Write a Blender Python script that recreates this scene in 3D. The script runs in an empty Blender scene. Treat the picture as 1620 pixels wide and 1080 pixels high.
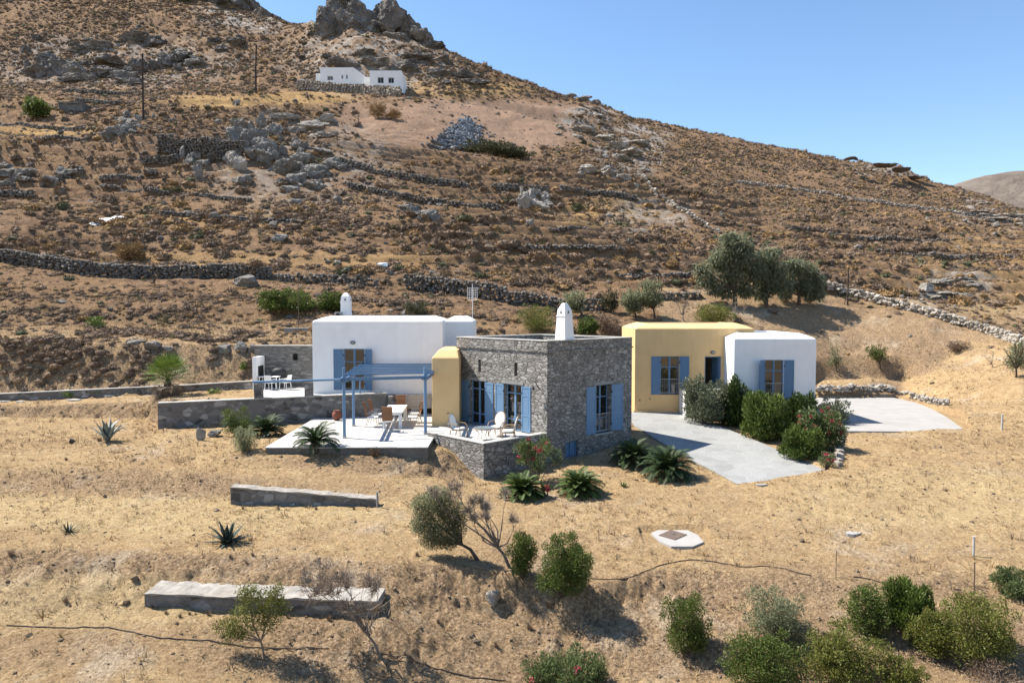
import bpy, bmesh, math, random
import numpy as np
from mathutils import Vector, Matrix
RNG = np.random.default_rng(11)
random.seed(5)
scene = bpy.context.scene
COL = scene.collection
F = 1150.0; CZ = 5.8; PITCH = math.atan(50/1150.0)
cp, sp = math.cos(PITCH), math.sin(PITCH)

# ------------------------------------------------------------------ sight lines -> world points
def ray(px, py):
    x = (px-810)/F; y = (540-py)/F
    return np.array([x, cp+y*sp, y*cp-sp])
def Pd(px, py, d):
    r = ray(px, py); t = d/r[1]
    return np.array([r[0]*t, d, CZ+r[2]*t])
def Pz(px, py, z):
    r = ray(px, py); t = (z-CZ)/r[2]
    return np.array([r[0]*t, r[1]*t, z])
def proj(X, Y, Z):
    yc = Y*sp+(Z-CZ)*cp; zc = Y*cp-(Z-CZ)*sp
    return 810+F*X/zc, 540-F*yc/zc
def npx(px, d): return (px-810)/F*d

# ------------------------------------------------------------------ noise
def _hash(ix, iy, iz, seed):
    h = (ix.astype(np.int64)*374761393 + iy.astype(np.int64)*668265263 + iz.astype(np.int64)*2147483647 + seed*974634777) & 0xffffffff
    h = ((h ^ (h >> 13))*1274126177) & 0xffffffff
    h = h ^ (h >> 16)
    return (h & 0xffff)/32767.5-1.0
def vnoise(x, y, z=None, seed=0):
    x = np.asarray(x, float); y = np.asarray(y, float)
    z = np.zeros_like(x) if z is None else np.asarray(z, float)
    ix, iy, iz = np.floor(x), np.floor(y), np.floor(z)
    fx, fy, fz = x-ix, y-iy, z-iz
    fx = fx*fx*(3-2*fx); fy = fy*fy*(3-2*fy); fz = fz*fz*(3-2*fz)
    def c(a, b, e): return _hash(ix+a, iy+b, iz+e, seed)
    r = 0
    for e, wz in ((0, 1-fz), (1, fz)):
        if e == 1 and not np.any(fz): break
        l0 = c(0,0,e)*(1-fx)+c(1,0,e)*fx
        l1 = c(0,1,e)*(1-fx)+c(1,1,e)*fx
        r = r+wz*(l0*(1-fy)+l1*fy)
    return r
def fbm(x, y, z=None, sc=1.0, octv=4, seed=0, gain=.5):
    r = 0; a = 1.0; f = sc; tot = 0
    for o in range(octv):
        r = r+a*vnoise(np.asarray(x)*f, np.asarray(y)*f, None if z is None else np.asarray(z)*f, seed+o*17)
        tot += a; a *= gain; f *= 2.03
    return r/tot
def sstep(e0, e1, x):
    t = np.clip((x-e0)/(e1-e0), 0, 1); return t*t*(3-2*t)

# ------------------------------------------------------------------ mesh builder
class MB:
    def __init__(s): s.V = []; s.Fc = []; s.n = 0
    def add(s, V, faces, m=0):
        V = np.asarray(V, float).reshape(-1, 3)
        if len(V) == 0: return
        s.V.append(V)
        for f in (faces if isinstance(faces, list) else [faces]):
            f = np.asarray(f, np.int64)
            if f.ndim == 1: f = f[None]
            if len(f): s.Fc.append((f+s.n, m))
        s.n += len(V)
    def quad(s, a, b, c, d, m=0): s.add([a, b, c, d], [[0, 1, 2, 3]], m)
    def box(s, p0, p1, m=0):
        (x0, y0, z0), (x1, y1, z1) = p0, p1
        s.hexa([(x0,y0,z0),(x1,y0,z0),(x1,y1,z0),(x0,y1,z0),(x0,y0,z1),(x1,y0,z1),(x1,y1,z1),(x0,y1,z1)], m)
    def hexa(s, c, m=0):
        s.add(c, [[3,2,1,0],[4,5,6,7],[0,1,5,4],[1,2,6,5],[2,3,7,6],[3,0,4,7]], m)
    def tube(s, pts, rad, n=6, m=0, cap=True):
        pts = np.asarray(pts, float); k = len(pts)
        rad = np.broadcast_to(np.asarray(rad, float), (k,))
        t = np.gradient(pts, axis=0); t /= np.linalg.norm(t, axis=1)[:, None]+1e-9
        ref = np.array([0, 0, 1.0]) if abs(t[0, 2]) < .9 else np.array([1.0, 0, 0])
        b = np.cross(t, ref); b /= np.linalg.norm(b, axis=1)[:, None]+1e-9
        c = np.cross(b, t)
        an = np.arange(n)*2*math.pi/n
        V = pts[:, None]+rad[:, None, None]*(np.cos(an)[None, :, None]*b[:, None]+np.sin(an)[None, :, None]*c[:, None])
        i = np.arange(k-1)[:, None]*n; j = np.arange(n)[None]; j2 = (j+1) % n
        q = np.stack([i+j, i+j2, i+n+j2, i+n+j], -1).reshape(-1, 4)
        fs = [q]
        if cap: fs += [np.arange(n)[::-1][None], (np.arange(n)+(k-1)*n)[None]]
        s.add(V.reshape(-1, 3), fs, m)
    def rings(s, R, closed_top=True, m=0, closed_bottom=False):
        R = [np.asarray(r, float) for r in R]; n = len(R[0]); k = len(R)
        i = np.arange(k-1)[:, None]*n; j = np.arange(n)[None]; j2 = (j+1) % n
        q = np.stack([i+j, i+j2, i+n+j2, i+n+j], -1).reshape(-1, 4)
        fs = [q]
        if closed_top: fs.append((np.arange(n)+(k-1)*n)[None])
        if closed_bottom: fs.append(np.arange(n)[::-1][None])
        s.add(np.concatenate(R), fs, m)
    def build(s, name, mats, parent=None, smooth=False, weld=0, bevel=0, attr=None, at=None, loc=None):
        V = np.concatenate(s.V) if s.V else np.zeros((0, 3))
        if at is not None: V = V-np.asarray(at, float)
        me = bpy.data.meshes.new(name)
        me.vertices.add(len(V)); me.vertices.foreach_set('co', V.ravel())
        lv = np.concatenate([f.ravel() for f, _ in s.Fc]); sizes = np.concatenate([np.full(len(f), f.shape[1]) for f, _ in s.Fc])
        mi = np.concatenate([np.full(len(f), m) for f, m in s.Fc])
        me.loops.add(len(lv)); me.loops.foreach_set('vertex_index', lv.astype(np.int32))
        me.polygons.add(len(sizes))
        me.polygons.foreach_set('loop_start', np.concatenate([[0], np.cumsum(sizes)[:-1]]).astype(np.int32))
        me.polygons.foreach_set('material_index', mi.astype(np.int32))
        me.polygons.foreach_set('use_smooth', np.full(len(sizes), bool(smooth)))
        me.update(calc_edges=True)
        if attr is not None:
            for an, arr in attr.items():
                a = me.attributes.new(an, 'FLOAT_COLOR', 'POINT'); a.data.foreach_set('color', arr.astype(np.float32).ravel())
        if weld:
            bm = bmesh.new(); bm.from_mesh(me); bmesh.ops.remove_doubles(bm, verts=bm.verts, dist=weld)
            bmesh.ops.recalc_face_normals(bm, faces=bm.faces); bm.to_mesh(me); bm.free()
        for m in (mats if isinstance(mats, (list, tuple)) else [mats]): me.materials.append(m)
        o = bpy.data.objects.new(name, me); COL.objects.link(o)
        if parent is not None: o.parent = parent
        elif at is not None: o.location = at
        elif loc is not None: o.location = loc
        if bevel:
            b = o.modifiers.new('bevel', 'BEVEL'); b.width = bevel; b.segments = 3; b.limit_method = 'ANGLE'; b.angle_limit = .6
        return o
def tag(o, label=None, cat=None, group=None, kind=None):
    if label: o['label'] = label
    if cat: o['category'] = cat
    if group: o['group'] = group
    if kind or cat: o['kind'] = kind or 'thing'
    return o
def thing(name, label, cat, loc=(0, 0, 0), rz=0, group=None):
    o = bpy.data.objects.new(name, None); COL.objects.link(o); o.location = loc; o.rotation_euler = (0, 0, rz)
    o.empty_display_size = .2
    return tag(o, label, cat, group)
def dup(o, loc=None, rz=None, scale=None, label=None, parent=None):
    c = o.copy(); COL.objects.link(c); c.parent = parent
    if loc is not None: c.location = loc
    if rz is not None: c.rotation_euler = (0, 0, rz)
    if scale is not None: c.scale = scale
    if label: c['label'] = label
    for ch in list(o.children): dup(ch, parent=c)
    return c
class Fr:       # a local frame: a along u, b along the outward normal, c up
    def __init__(s, o, u, n=None):
        s.o = np.array(o, float); u = np.array(u, float); s.u = u/np.linalg.norm(u)
        s.n = np.array(n, float) if n is not None else np.array([s.u[1], -s.u[0], 0.0])
    def p(s, a, b, c): return s.o+s.u*a+s.n*b+np.array([0, 0, c])
    def box(s, mb, a0, a1, b0, b1, c0, c1, m=0):
        p = s.p
        mb.hexa([p(a0,b1,c0),p(a1,b1,c0),p(a1,b0,c0),p(a0,b0,c0),p(a0,b1,c1),p(a1,b1,c1),p(a1,b0,c1),p(a0,b0,c1)], m)
def wall_open(mb, fr, L, th, z0, z1, ops, m=0):     # a wall with holes, outer face at b=0, inner at b=-th
    us = sorted(set([0, L]+[o[0] for o in ops]+[o[1] for o in ops])); zs = sorted(set([z0, z1]+[o[2] for o in ops]+[o[3] for o in ops]))
    nu, nz = len(us)-1, len(zs)-1
    def hole(i, j):
        if i < 0 or j < 0 or i >= nu or j >= nz: return None
        a, c = (us[i]+us[i+1])/2, (zs[j]+zs[j+1])/2
        return any(o[0] < a < o[1] and o[2] < c < o[3] for o in ops)
    p = fr.p
    for i in range(nu):
        for j in range(nz):
            if hole(i, j): continue
            a0, a1, c0, c1 = us[i], us[i+1], zs[j], zs[j+1]
            mb.quad(p(a0,0,c0), p(a1,0,c0), p(a1,0,c1), p(a0,0,c1), m)
            mb.quad(p(a1,-th,c0), p(a0,-th,c0), p(a0,-th,c1), p(a1,-th,c1), m)
            if hole(i-1, j) is not False: mb.quad(p(a0,-th,c0), p(a0,0,c0), p(a0,0,c1), p(a0,-th,c1), m)
            if hole(i+1, j) is not False: mb.quad(p(a1,0,c0), p(a1,-th,c0), p(a1,-th,c1), p(a1,0,c1), m)
            if hole(i, j-1) is not False: mb.quad(p(a0,-th,c0), p(a1,-th,c0), p(a1,0,c0), p(a0,0,c0), m)
            if hole(i, j+1) is not False: mb.quad(p(a0,0,c1), p(a1,0,c1), p(a1,-th,c1), p(a0,-th,c1), m)

# ------------------------------------------------------------------ materials
class N:
    def __init__(s, name):
        s.m = bpy.data.materials.new(name); s.m.use_nodes = True; s.t = s.m.node_tree; s.t.nodes.clear()
        s.out = s.t.nodes.new('ShaderNodeOutputMaterial')
    def n(s, typ, **kw):
        x = s.t.nodes.new('ShaderNode'+typ)
        for k, v in kw.items():
            if k in x.inputs.keys() if isinstance(k, str) else False: pass
            setattr(x, k, v)
        return x
    def set(s, x, key, v):
        if v is None: return
        i = x.inputs[key]
        if hasattr(v, 'is_output') or isinstance(v, bpy.types.NodeSocket): s.t.links.new(v, i)
        else:
            if isinstance(v, (tuple, list)) and len(v) == 3 and i.type == 'RGBA': v = (*v, 1)
            i.default_value = v
    def coord(s, kind='Object', scale=(1, 1, 1)):
        c = s.n('TexCoord').outputs[kind]
        mp = s.n('Mapping'); s.set(mp, 'Vector', c); mp.inputs['Scale'].default_value = scale
        return mp.outputs[0]
    def noise(s, v, sc, det=4, rough=.6, dist=0, out='Fac'):
        x = s.n('TexNoise'); s.set(x, 'Vector', v); x.inputs['Scale'].default_value = sc; x.inputs['Detail'].default_value = det
        x.inputs['Roughness'].default_value = rough; x.inputs['Distortion'].default_value = dist
        return x.outputs[out]
    def ramp(s, fac, stops, interp='LINEAR'):
        r = s.n('ValToRGB'); s.set(r, 'Fac', fac); e = r.color_ramp.elements; r.color_ramp.interpolation = interp
        while len(e) < len(stops): e.new(.5)
        for el, (p, c) in zip(e, stops):
            el.position = p; el.color = (*c, 1) if isinstance(c, (tuple, list)) else (c, c, c, 1)
        return r.outputs[0]
    def mix(s, f, a, b, mode='MIX'):
        x = s.n('Mix', data_type='RGBA', blend_type=mode); s.set(x, 0, f)
        s.set(x, 6, a if not isinstance(a, (int, float)) else (a, a, a)); s.set(x, 7, b if not isinstance(b, (int, float)) else (b, b, b))
        return x.outputs[2]
    def math(s, op, a, b=None, c=None, clamp=False):
        x = s.n('Math', operation=op); x.use_clamp = clamp
        for i, v in enumerate((a, b, c)):
            if v is not None: s.set(x, i, v)
        return x.outputs[0]
    def bump(s, h, st=.5, dist=.05, nrm=None):
        b = s.n('Bump'); s.set(b, 'Height', h); b.inputs['Strength'].default_value = st; b.inputs['Distance'].default_value = dist
        if nrm is not None: s.set(b, 'Normal', nrm)
        return b.outputs[0]
    def pbr(s, col, rough=.8, nrm=None, spec=.3, metal=0):
        p = s.n('BsdfPrincipled'); s.set(p, 'Base Color', col); s.set(p, 'Roughness', rough); s.set(p, 'Specular IOR Level', spec); s.set(p, 'Metallic', metal)
        if nrm is not None: s.set(p, 'Normal', nrm)
        s.t.links.new(p.outputs[0], s.out.inputs[0]); return p
def scl(c, k): return tuple(x*k for x in c)
def plain(name, col, rough=.6, var=.12, sc=6, bump=.15, spec=.3, metal=0, dirt=None):
    n = N(name); v = n.coord()
    f = n.noise(v, sc, 5, .65)
    c = n.ramp(f, [(.3, scl(col, 1-var)), (.7, scl(col, 1+var))])
    if dirt:
        c = n.mix(n.ramp(n.noise(v, sc*.25, 6, .7, .4), [(.5, 0), (.75, .6)]), c, dirt)
    n.pbr(c, rough, n.bump(n.noise(v, sc*5, 4), bump, .02), spec, metal)
    return n.m
def foliage(name, cols, trans=.25, rough=.55, dead=False):
    n = N(name); g = n.n('NewGeometry'); r = g.outputs['Random Per Island']
    k = len(cols); c = n.ramp(r, [(i/(k-1)*(.93 if dead else 1), col) for i, col in enumerate(cols)]+([(.955, (.24, .155, .075)), (1, (.16, .10, .05))] if dead else []))
    v = n.coord(); c = n.mix(n.ramp(n.noise(v, 2.2, 3), [(.3, 0), (.7, .35)]), c, scl(cols[0], .75))
    p = n.n('BsdfPrincipled'); n.set(p, 'Base Color', c); n.set(p, 'Roughness', rough); n.set(p, 'Specular IOR Level', .3)
    t = n.n('BsdfTranslucent'); n.set(t, 'Color', c)
    mx = n.n('MixShader'); mx.inputs[0].default_value = trans
    n.t.links.new(p.outputs[0], mx.inputs[1]); n.t.links.new(t.outputs[0], mx.inputs[2]); n.t.links.new(mx.outputs[0], n.out.inputs[0])
    return n.m
def masonry(name, cols, scale=(3.0, 3.0, 7.5), mortar=(.2, .19, .17), edge=.09, bump=.9, depth=.06):
    n = N(name); v0 = n.coord('Object')
    w = n.noise(v0, 2.5, 3, .6, 0, 'Color')
    wv = n.n('VectorMath', operation='MULTIPLY_ADD'); n.set(wv, 0, w); wv.inputs[1].default_value = (.16, .16, .07); n.set(wv, 2, v0)
    sel = n.ramp(n.noise(v0, 1.1, 2, .5), [(.53, 0), (.531, 1)], 'CONSTANT')
    def cells(k):
        mp = n.n('Mapping'); n.set(mp, 'Vector', wv.outputs[0]); mp.inputs['Scale'].default_value = scl(scale, k)
        a = n.n('TexVoronoi', feature='F1'); n.set(a, 'Vector', mp.outputs[0]); a.inputs['Scale'].default_value = 1; a.inputs['Randomness'].default_value = .95
        e = n.n('TexVoronoi', feature='DISTANCE_TO_EDGE'); n.set(e, 'Vector', mp.outputs[0]); e.inputs['Scale'].default_value = 1; e.inputs['Randomness'].default_value = .95
        return a.outputs['Color'], e.outputs[0]
    (ca, ea), (cb, eb) = cells(1.0), cells(.72)
    sx = n.n('SeparateColor'); n.set(sx, 0, n.mix(sel, ca, cb)); ee = n.mix(sel, ea, eb)
    k = len(cols); c = n.ramp(sx.outputs[0], [(i/(k-1), col) for i, col in enumerate(cols)])
    f = n.noise(v0, 14, 6, .7); c = n.mix(.75, c, n.ramp(f, [(.25, .45), (.75, 1.35)]), 'MULTIPLY')
    big = n.noise(v0, .5, 3); c = n.mix(.4, c, n.ramp(big, [(.3, .75), (.7, 1.2)]), 'MULTIPLY')
    joint = n.ramp(ee, [(edge*.25, 1), (edge, 0)])
    c = n.mix(joint, c, mortar)
    hh = n.math('ADD', n.ramp(ee, [(0, 0), (edge*1.3, .8), (.5, 1)]), n.math('MULTIPLY', sx.outputs[1], .6))
    hh = n.math('ADD', hh, n.math('MULTIPLY', f, .35))
    n.pbr(c, .9, n.bump(hh, bump, depth), .2)
    return n.m
def rockmat(name, c0, c1, c2, sc=1.0):
    n = N(name); v = n.coord(); g = n.n('NewGeometry')
    f = n.noise(v, .9*sc, 8, .68, .3); c = n.ramp(f, [(.3, c0), (.5, c1), (.68, c2)])
    l = n.noise(v, 3.3*sc, 5, .7); c = n.mix(n.ramp(l, [(.56, 0), (.7, .55)]), c, (.22, .15, .075))
    c = n.mix(n.ramp(n.noise(v, 9*sc, 4, .7), [(.3, .5), (.5, 0)]), c, scl(c0, .55))
    isl = n.math('MULTIPLY_ADD', g.outputs['Random Per Island'], .5, .72)
    c = n.mix(1, c, isl, 'MULTIPLY')
    vo = n.n('TexVoronoi', feature='DISTANCE_TO_EDGE'); n.set(vo, 'Vector', v); vo.inputs['Scale'].default_value = 1.4*sc
    h = n.math('ADD', n.noise(v, 4*sc, 8, .7), n.math('MULTIPLY', n.ramp(vo.outputs[0], [(0, 0), (.12, 1)]), .3))
    n.pbr(c, .92, n.bump(h, .9, .25/sc), .15); return n.m
def plaster(name, col, var):
    n = N(name); v = n.coord(); f = n.noise(v, .8, 6, .7, .3)
    c = n.ramp(f, [(.3, scl(col, 1-var)), (.7, scl(col, 1+var*.6))])
    st = n.noise(n.coord('Object', (2.6, 2.6, .28)), 1.0, 6, .75)
    c = n.mix(n.ramp(st, [(.52, 0), (.75, .5)]), c, scl(col, 1-var*2.2))
    c = n.mix(n.ramp(n.noise(v, 3.1, 8, .8), [(.60, 0), (.72, .35)]), c, scl(col, 1-var*2.5))
    h = n.math('ADD', n.noise(v, 2.2, 3, .5), n.math('MULTIPLY', n.noise(v, 14, 5, .7), .25))
    n.pbr(c, .85, n.bump(h, .35, .05), .15); return n.m
M = {}
M['white'] = plaster('white_plaster', (.80, .80, .79), .06)
M['yellow'] = plaster('yellow_plaster', (.68, .465, .23), .09)
M['blue'] = plain('blue_paint', (.10, .185, .30), .5, .08, 3, .1, .35)
M['bluelight'] = plain('blue_shutter_paint', (.135, .235, .365), .5, .08, 3, .1, .35)
M['steel'] = plain('metal', (.35, .36, .37), .4, .1, 5, .1, .5, .6)
M['black'] = plain('black_metal', (.02, .02, .022), .5, .2, 5, .1)
M['pole'] = plain('dark_timber', (.045, .03, .024), .8, .25, 3, .3)
M['paving'] = None
M['wicker'] = plain('wicker', (.30, .20, .12), .7, .3, 40, .6)
M['cushion'] = plain('white_cushion', (.74, .72, .68), .9, .04, 5, .1)
M['leather'] = plain('tan_weave', (.21, .10, .048), .6, .2, 30, .3)
M['wtable'] = plain('white_table_paint', (.76, .76, .75), .45, .03, 3, .05)
M['terracotta'] = plain('terracotta', (.21, .075, .045), .7, .2, 8, .3)
M['bark'] = plain('bark', (.085, .06, .045), .9, .4, 12, .8)
M['barklight'] = plain('grey_bark', (.17, .135, .11), .9, .35, 12, .8)
M['twig'] = plain('dry_twig', (.27, .215, .165), .9, .3, 12, .3)
M['rust'] = plain('rusty_iron', (.12, .085, .065), .7, .35, 10, .4)
M['hose'] = plain('irrigation_pipe', (.05, .035, .028), .6, .3, 5, .2)
M['dark'] = plain('dark_interior', (.03, .03, .03), .9, .2, 2, .1)
M['grey'] = plain('grey_concrete', (.26, .255, .245), .85, .18, 3, .4, .2, 0, (.2, .18, .15))
M['chalk'] = plain('chalky_wall_top', (.30, .28, .25), .95, .32, 4, 1.0, .1, 0, (.24, .20, .15))
M['slab_edge'] = plain('slab_edge', (.15, .14, .125), .9, .25, 4, .5, .1, 0, (.09, .08, .065))
M['cope'] = plain('coping_stone', (.42, .405, .375), .9, .2, 5, .8, .15, 0, (.27, .235, .19))
M['tarp'] = plain('white_sheet', (.75, .75, .74), .7, .05, 3, .2)
M['lampglass'] = plain('lamp_glass', (.28, .30, .29), .35, .1, 5, .1, .5)
M['stone'] = masonry('rubble_masonry', [(.15, .141, .13), (.29, .275, .255), (.205, .19, .172), (.385, .365, .34), (.24, .222, .20)], scale=(3.5, 3.5, 8.2), mortar=(.10, .095, .085), bump=.55, depth=.05)
M['stoneflat'] = masonry('flat_masonry', [(.13, .125, .115), (.24, .23, .21), (.17, .16, .145), (.30, .285, .26)], (1.9, 1.9, 6.0), (.14, .13, .12), .08, .8, .05)
M['wallgrey'] = masonry('garden_wall_masonry', [(.07, .066, .06), (.20, .19, .175), (.13, .12, .11), (.36, .345, .32)], (2.4, 2.4, 4.2), (.17, .16, .15), .12, .7, .05)
M['rock'] = rockmat('weathered_rock', (.09, .085, .078), (.19, .178, .16), (.31, .29, .262))
M['rockpale'] = rockmat('pale_rock', (.18, .16, .137), (.30, .272, .235), (.42, .385, .335))
M['crag'] = rockmat('crag_rock', (.07, .063, .058), (.155, .14, .124), (.27, .245, .218), .35)
M['wallstone'] = rockmat('field_stone', (.095, .087, .078), (.19, .173, .152), (.30, .275, .245), 2)
M['wallpale'] = rockmat('sunbleached_field_stone', (.27, .24, .205), (.42, .38, .325), (.54, .50, .44), 2)
M['slate'] = rockmat('blue_grey_rubble', (.09, .105, .125), (.17, .195, .225), (.29, .32, .355), 2)
def glassmat():
    n = N('window_glass')
    t = n.n('BsdfTransparent'); t.inputs[0].default_value = (.55, .60, .62, 1)
    g = n.n('BsdfGlossy'); g.inputs['Roughness'].default_value = .03; g.inputs[0].default_value = (.9, .92, .95, 1)
    f = n.n('Fresnel'); f.inputs[0].default_value = 1.6
    mx = n.n('MixShader'); n.t.links.new(n.math('ADD', f.outputs[0], .04, clamp=True), mx.inputs[0])
    n.t.links.new(t.outputs[0], mx.inputs[1]); n.t.links.new(g.outputs[0], mx.inputs[2]); n.t.links.new(mx.outputs[0], n.out.inputs[0])
    return n.m
M['glass'] = glassmat()
def paving(name, base, sc=1.6, joint=(.36, .35, .33), var=.2):
    n = N(name); v = n.coord('Object', (1, 1, 1))
    w = n.noise(v, 1.5, 3, .6, 0, 'Color')
    wv = n.n('VectorMath', operation='MULTIPLY_ADD'); n.set(wv, 0, w); wv.inputs[1].default_value = (.3, .3, 0); n.set(wv, 2, v)
    a = n.n('TexVoronoi', feature='F1'); n.set(a, 'Vector', wv.outputs[0]); a.inputs['Scale'].default_value = sc
    e = n.n('TexVoronoi', feature='DISTANCE_TO_EDGE'); n.set(e, 'Vector', wv.outputs[0]); e.inputs['Scale'].default_value = sc
    sx = n.n('SeparateColor'); n.set(sx, 0, a.outputs['Color'])
    c = n.ramp(sx.outputs[0], [(0, scl(base, 1-var)), (.5, base), (1, scl(base, 1+var*.6))])
    c = n.mix(n.ramp(e.outputs[0], [(.008, 1), (.035, 0)]), c, joint)
    c = n.mix(.6, c, n.ramp(n.noise(v, 7, 6, .7), [(.25, .72), (.75, 1.2)]), 'MULTIPLY')
    c = n.mix(n.ramp(n.noise(v, .45, 5, .65, .5), [(.5, 0), (.8, .5)]), c, scl(base, .68))
    n.pbr(c, .8, n.bump(n.math('ADD', n.ramp(e.outputs[0], [(0, 0), (.05, 1)]), n.noise(v, 20, 4)), .35, .012), .25)
    return n.m
M['paving'] = paving('pale_flagstone', (.47, .455, .43))
M['drive'] = paving('grey_flagstone', (.275, .278, .268), 1.3, (.31, .31, .30), .11)
M['olive'] = foliage('olive_leaves', [(.13, .15, .07), (.225, .245, .135), (.33, .345, .225)], .55, .55, True)
M['green'] = foliage('green_leaves', [(.05, .08, .014), (.095, .135, .024), (.165, .20, .05)], .35, .55, True)
M['yellowgreen'] = foliage('yellow_green_leaves', [(.085, .10, .015), (.15, .165, .03), (.23, .235, .06)], .35, .55, True)
M['oleander'] = foliage('oleander_leaves', [(.055, .09, .025), (.11, .15, .05), (.2, .235, .105)], .35, .55, True)
M['paleoleander'] = foliage('grey_green_leaves', [(0.081, 0.098, 0.052), (0.149, 0.167, 0.098), (0.241, 0.253, 0.167)])
M['conifer'] = foliage('conifer_needles', [(.025, .048, .012), (.052, .085, .018), (.095, .13, .03)])
M['conifer2'] = foliage('light_conifer_needles', [(.055, .085, .014), (.095, .135, .024), (.15, .185, .042)])
M['cycad'] = foliage('cycad_fronds', [(.018, .036, .013), (.034, .06, .018), (.06, .095, .03)], .12, .6)
M['cycad2'] = foliage('bright_cycad_fronds', [(.035, .06, .013), (.06, .10, .02), (.11, .145, .036)], .12, .6)
M['pepper'] = foliage('pepper_tree_leaves', [(.125, .14, .08), (.21, .23, .135), (.32, .34, .23)], .6)
M['palm'] = foliage('palm_fans', [(.07, .12, .018), (.13, .19, .032), (.21, .26, .065)], .2, .45)
M['deadpalm'] = foliage('dead_palm_fans', [(.10, .065, .04), (.16, .10, .06), (.21, .15, .09)], .1)
M['agave'] = foliage('agave_leaves', [(.16, .185, .165), (.23, .255, .23), (.31, .33, .30)], .05, .5)
M['agavedark'] = foliage('dark_agave_leaves', [(.03, .045, .036), (.05, .07, .055), (.11, .13, .09)], .05, .45)
M['flower'] = foliage('crimson_petals', [(.32, .012, .045), (.45, .02, .07), (.55, .06, .13)], .2)
M['pinkflower'] = foliage('pink_petals', [(.45, .06, .09), (.55, .10, .13), (.62, .18, .2)], .2)
M['scrub'] = foliage('dry_scrub', [(.13, .09, .063), (.205, .142, .097), (.17, .123, .086), (.28, .188, .115), (.235, .165, .112)], .1, .9)
M['scrubdark'] = foliage('dark_scrub', [(.10, .072, .052), (.15, .107, .077), (.12, .094, .066), (.19, .134, .092)], .1, .9)
M['scrubgold'] = foliage('golden_scrub', [(.21, .135, .065), (.30, .195, .09), (.25, .16, .075)], .1, .9)
M['straw'] = foliage('straw_blades', [(.36, .26, .14), (.50, .38, .21), (.43, .31, .165), (.30, .205, .115)], .2, .8)
M['grn_scrub'] = foliage('olive_scrub', [(.055, .06, .028), (.085, .088, .04), (.11, .105, .055)], .1, .9)
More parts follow.
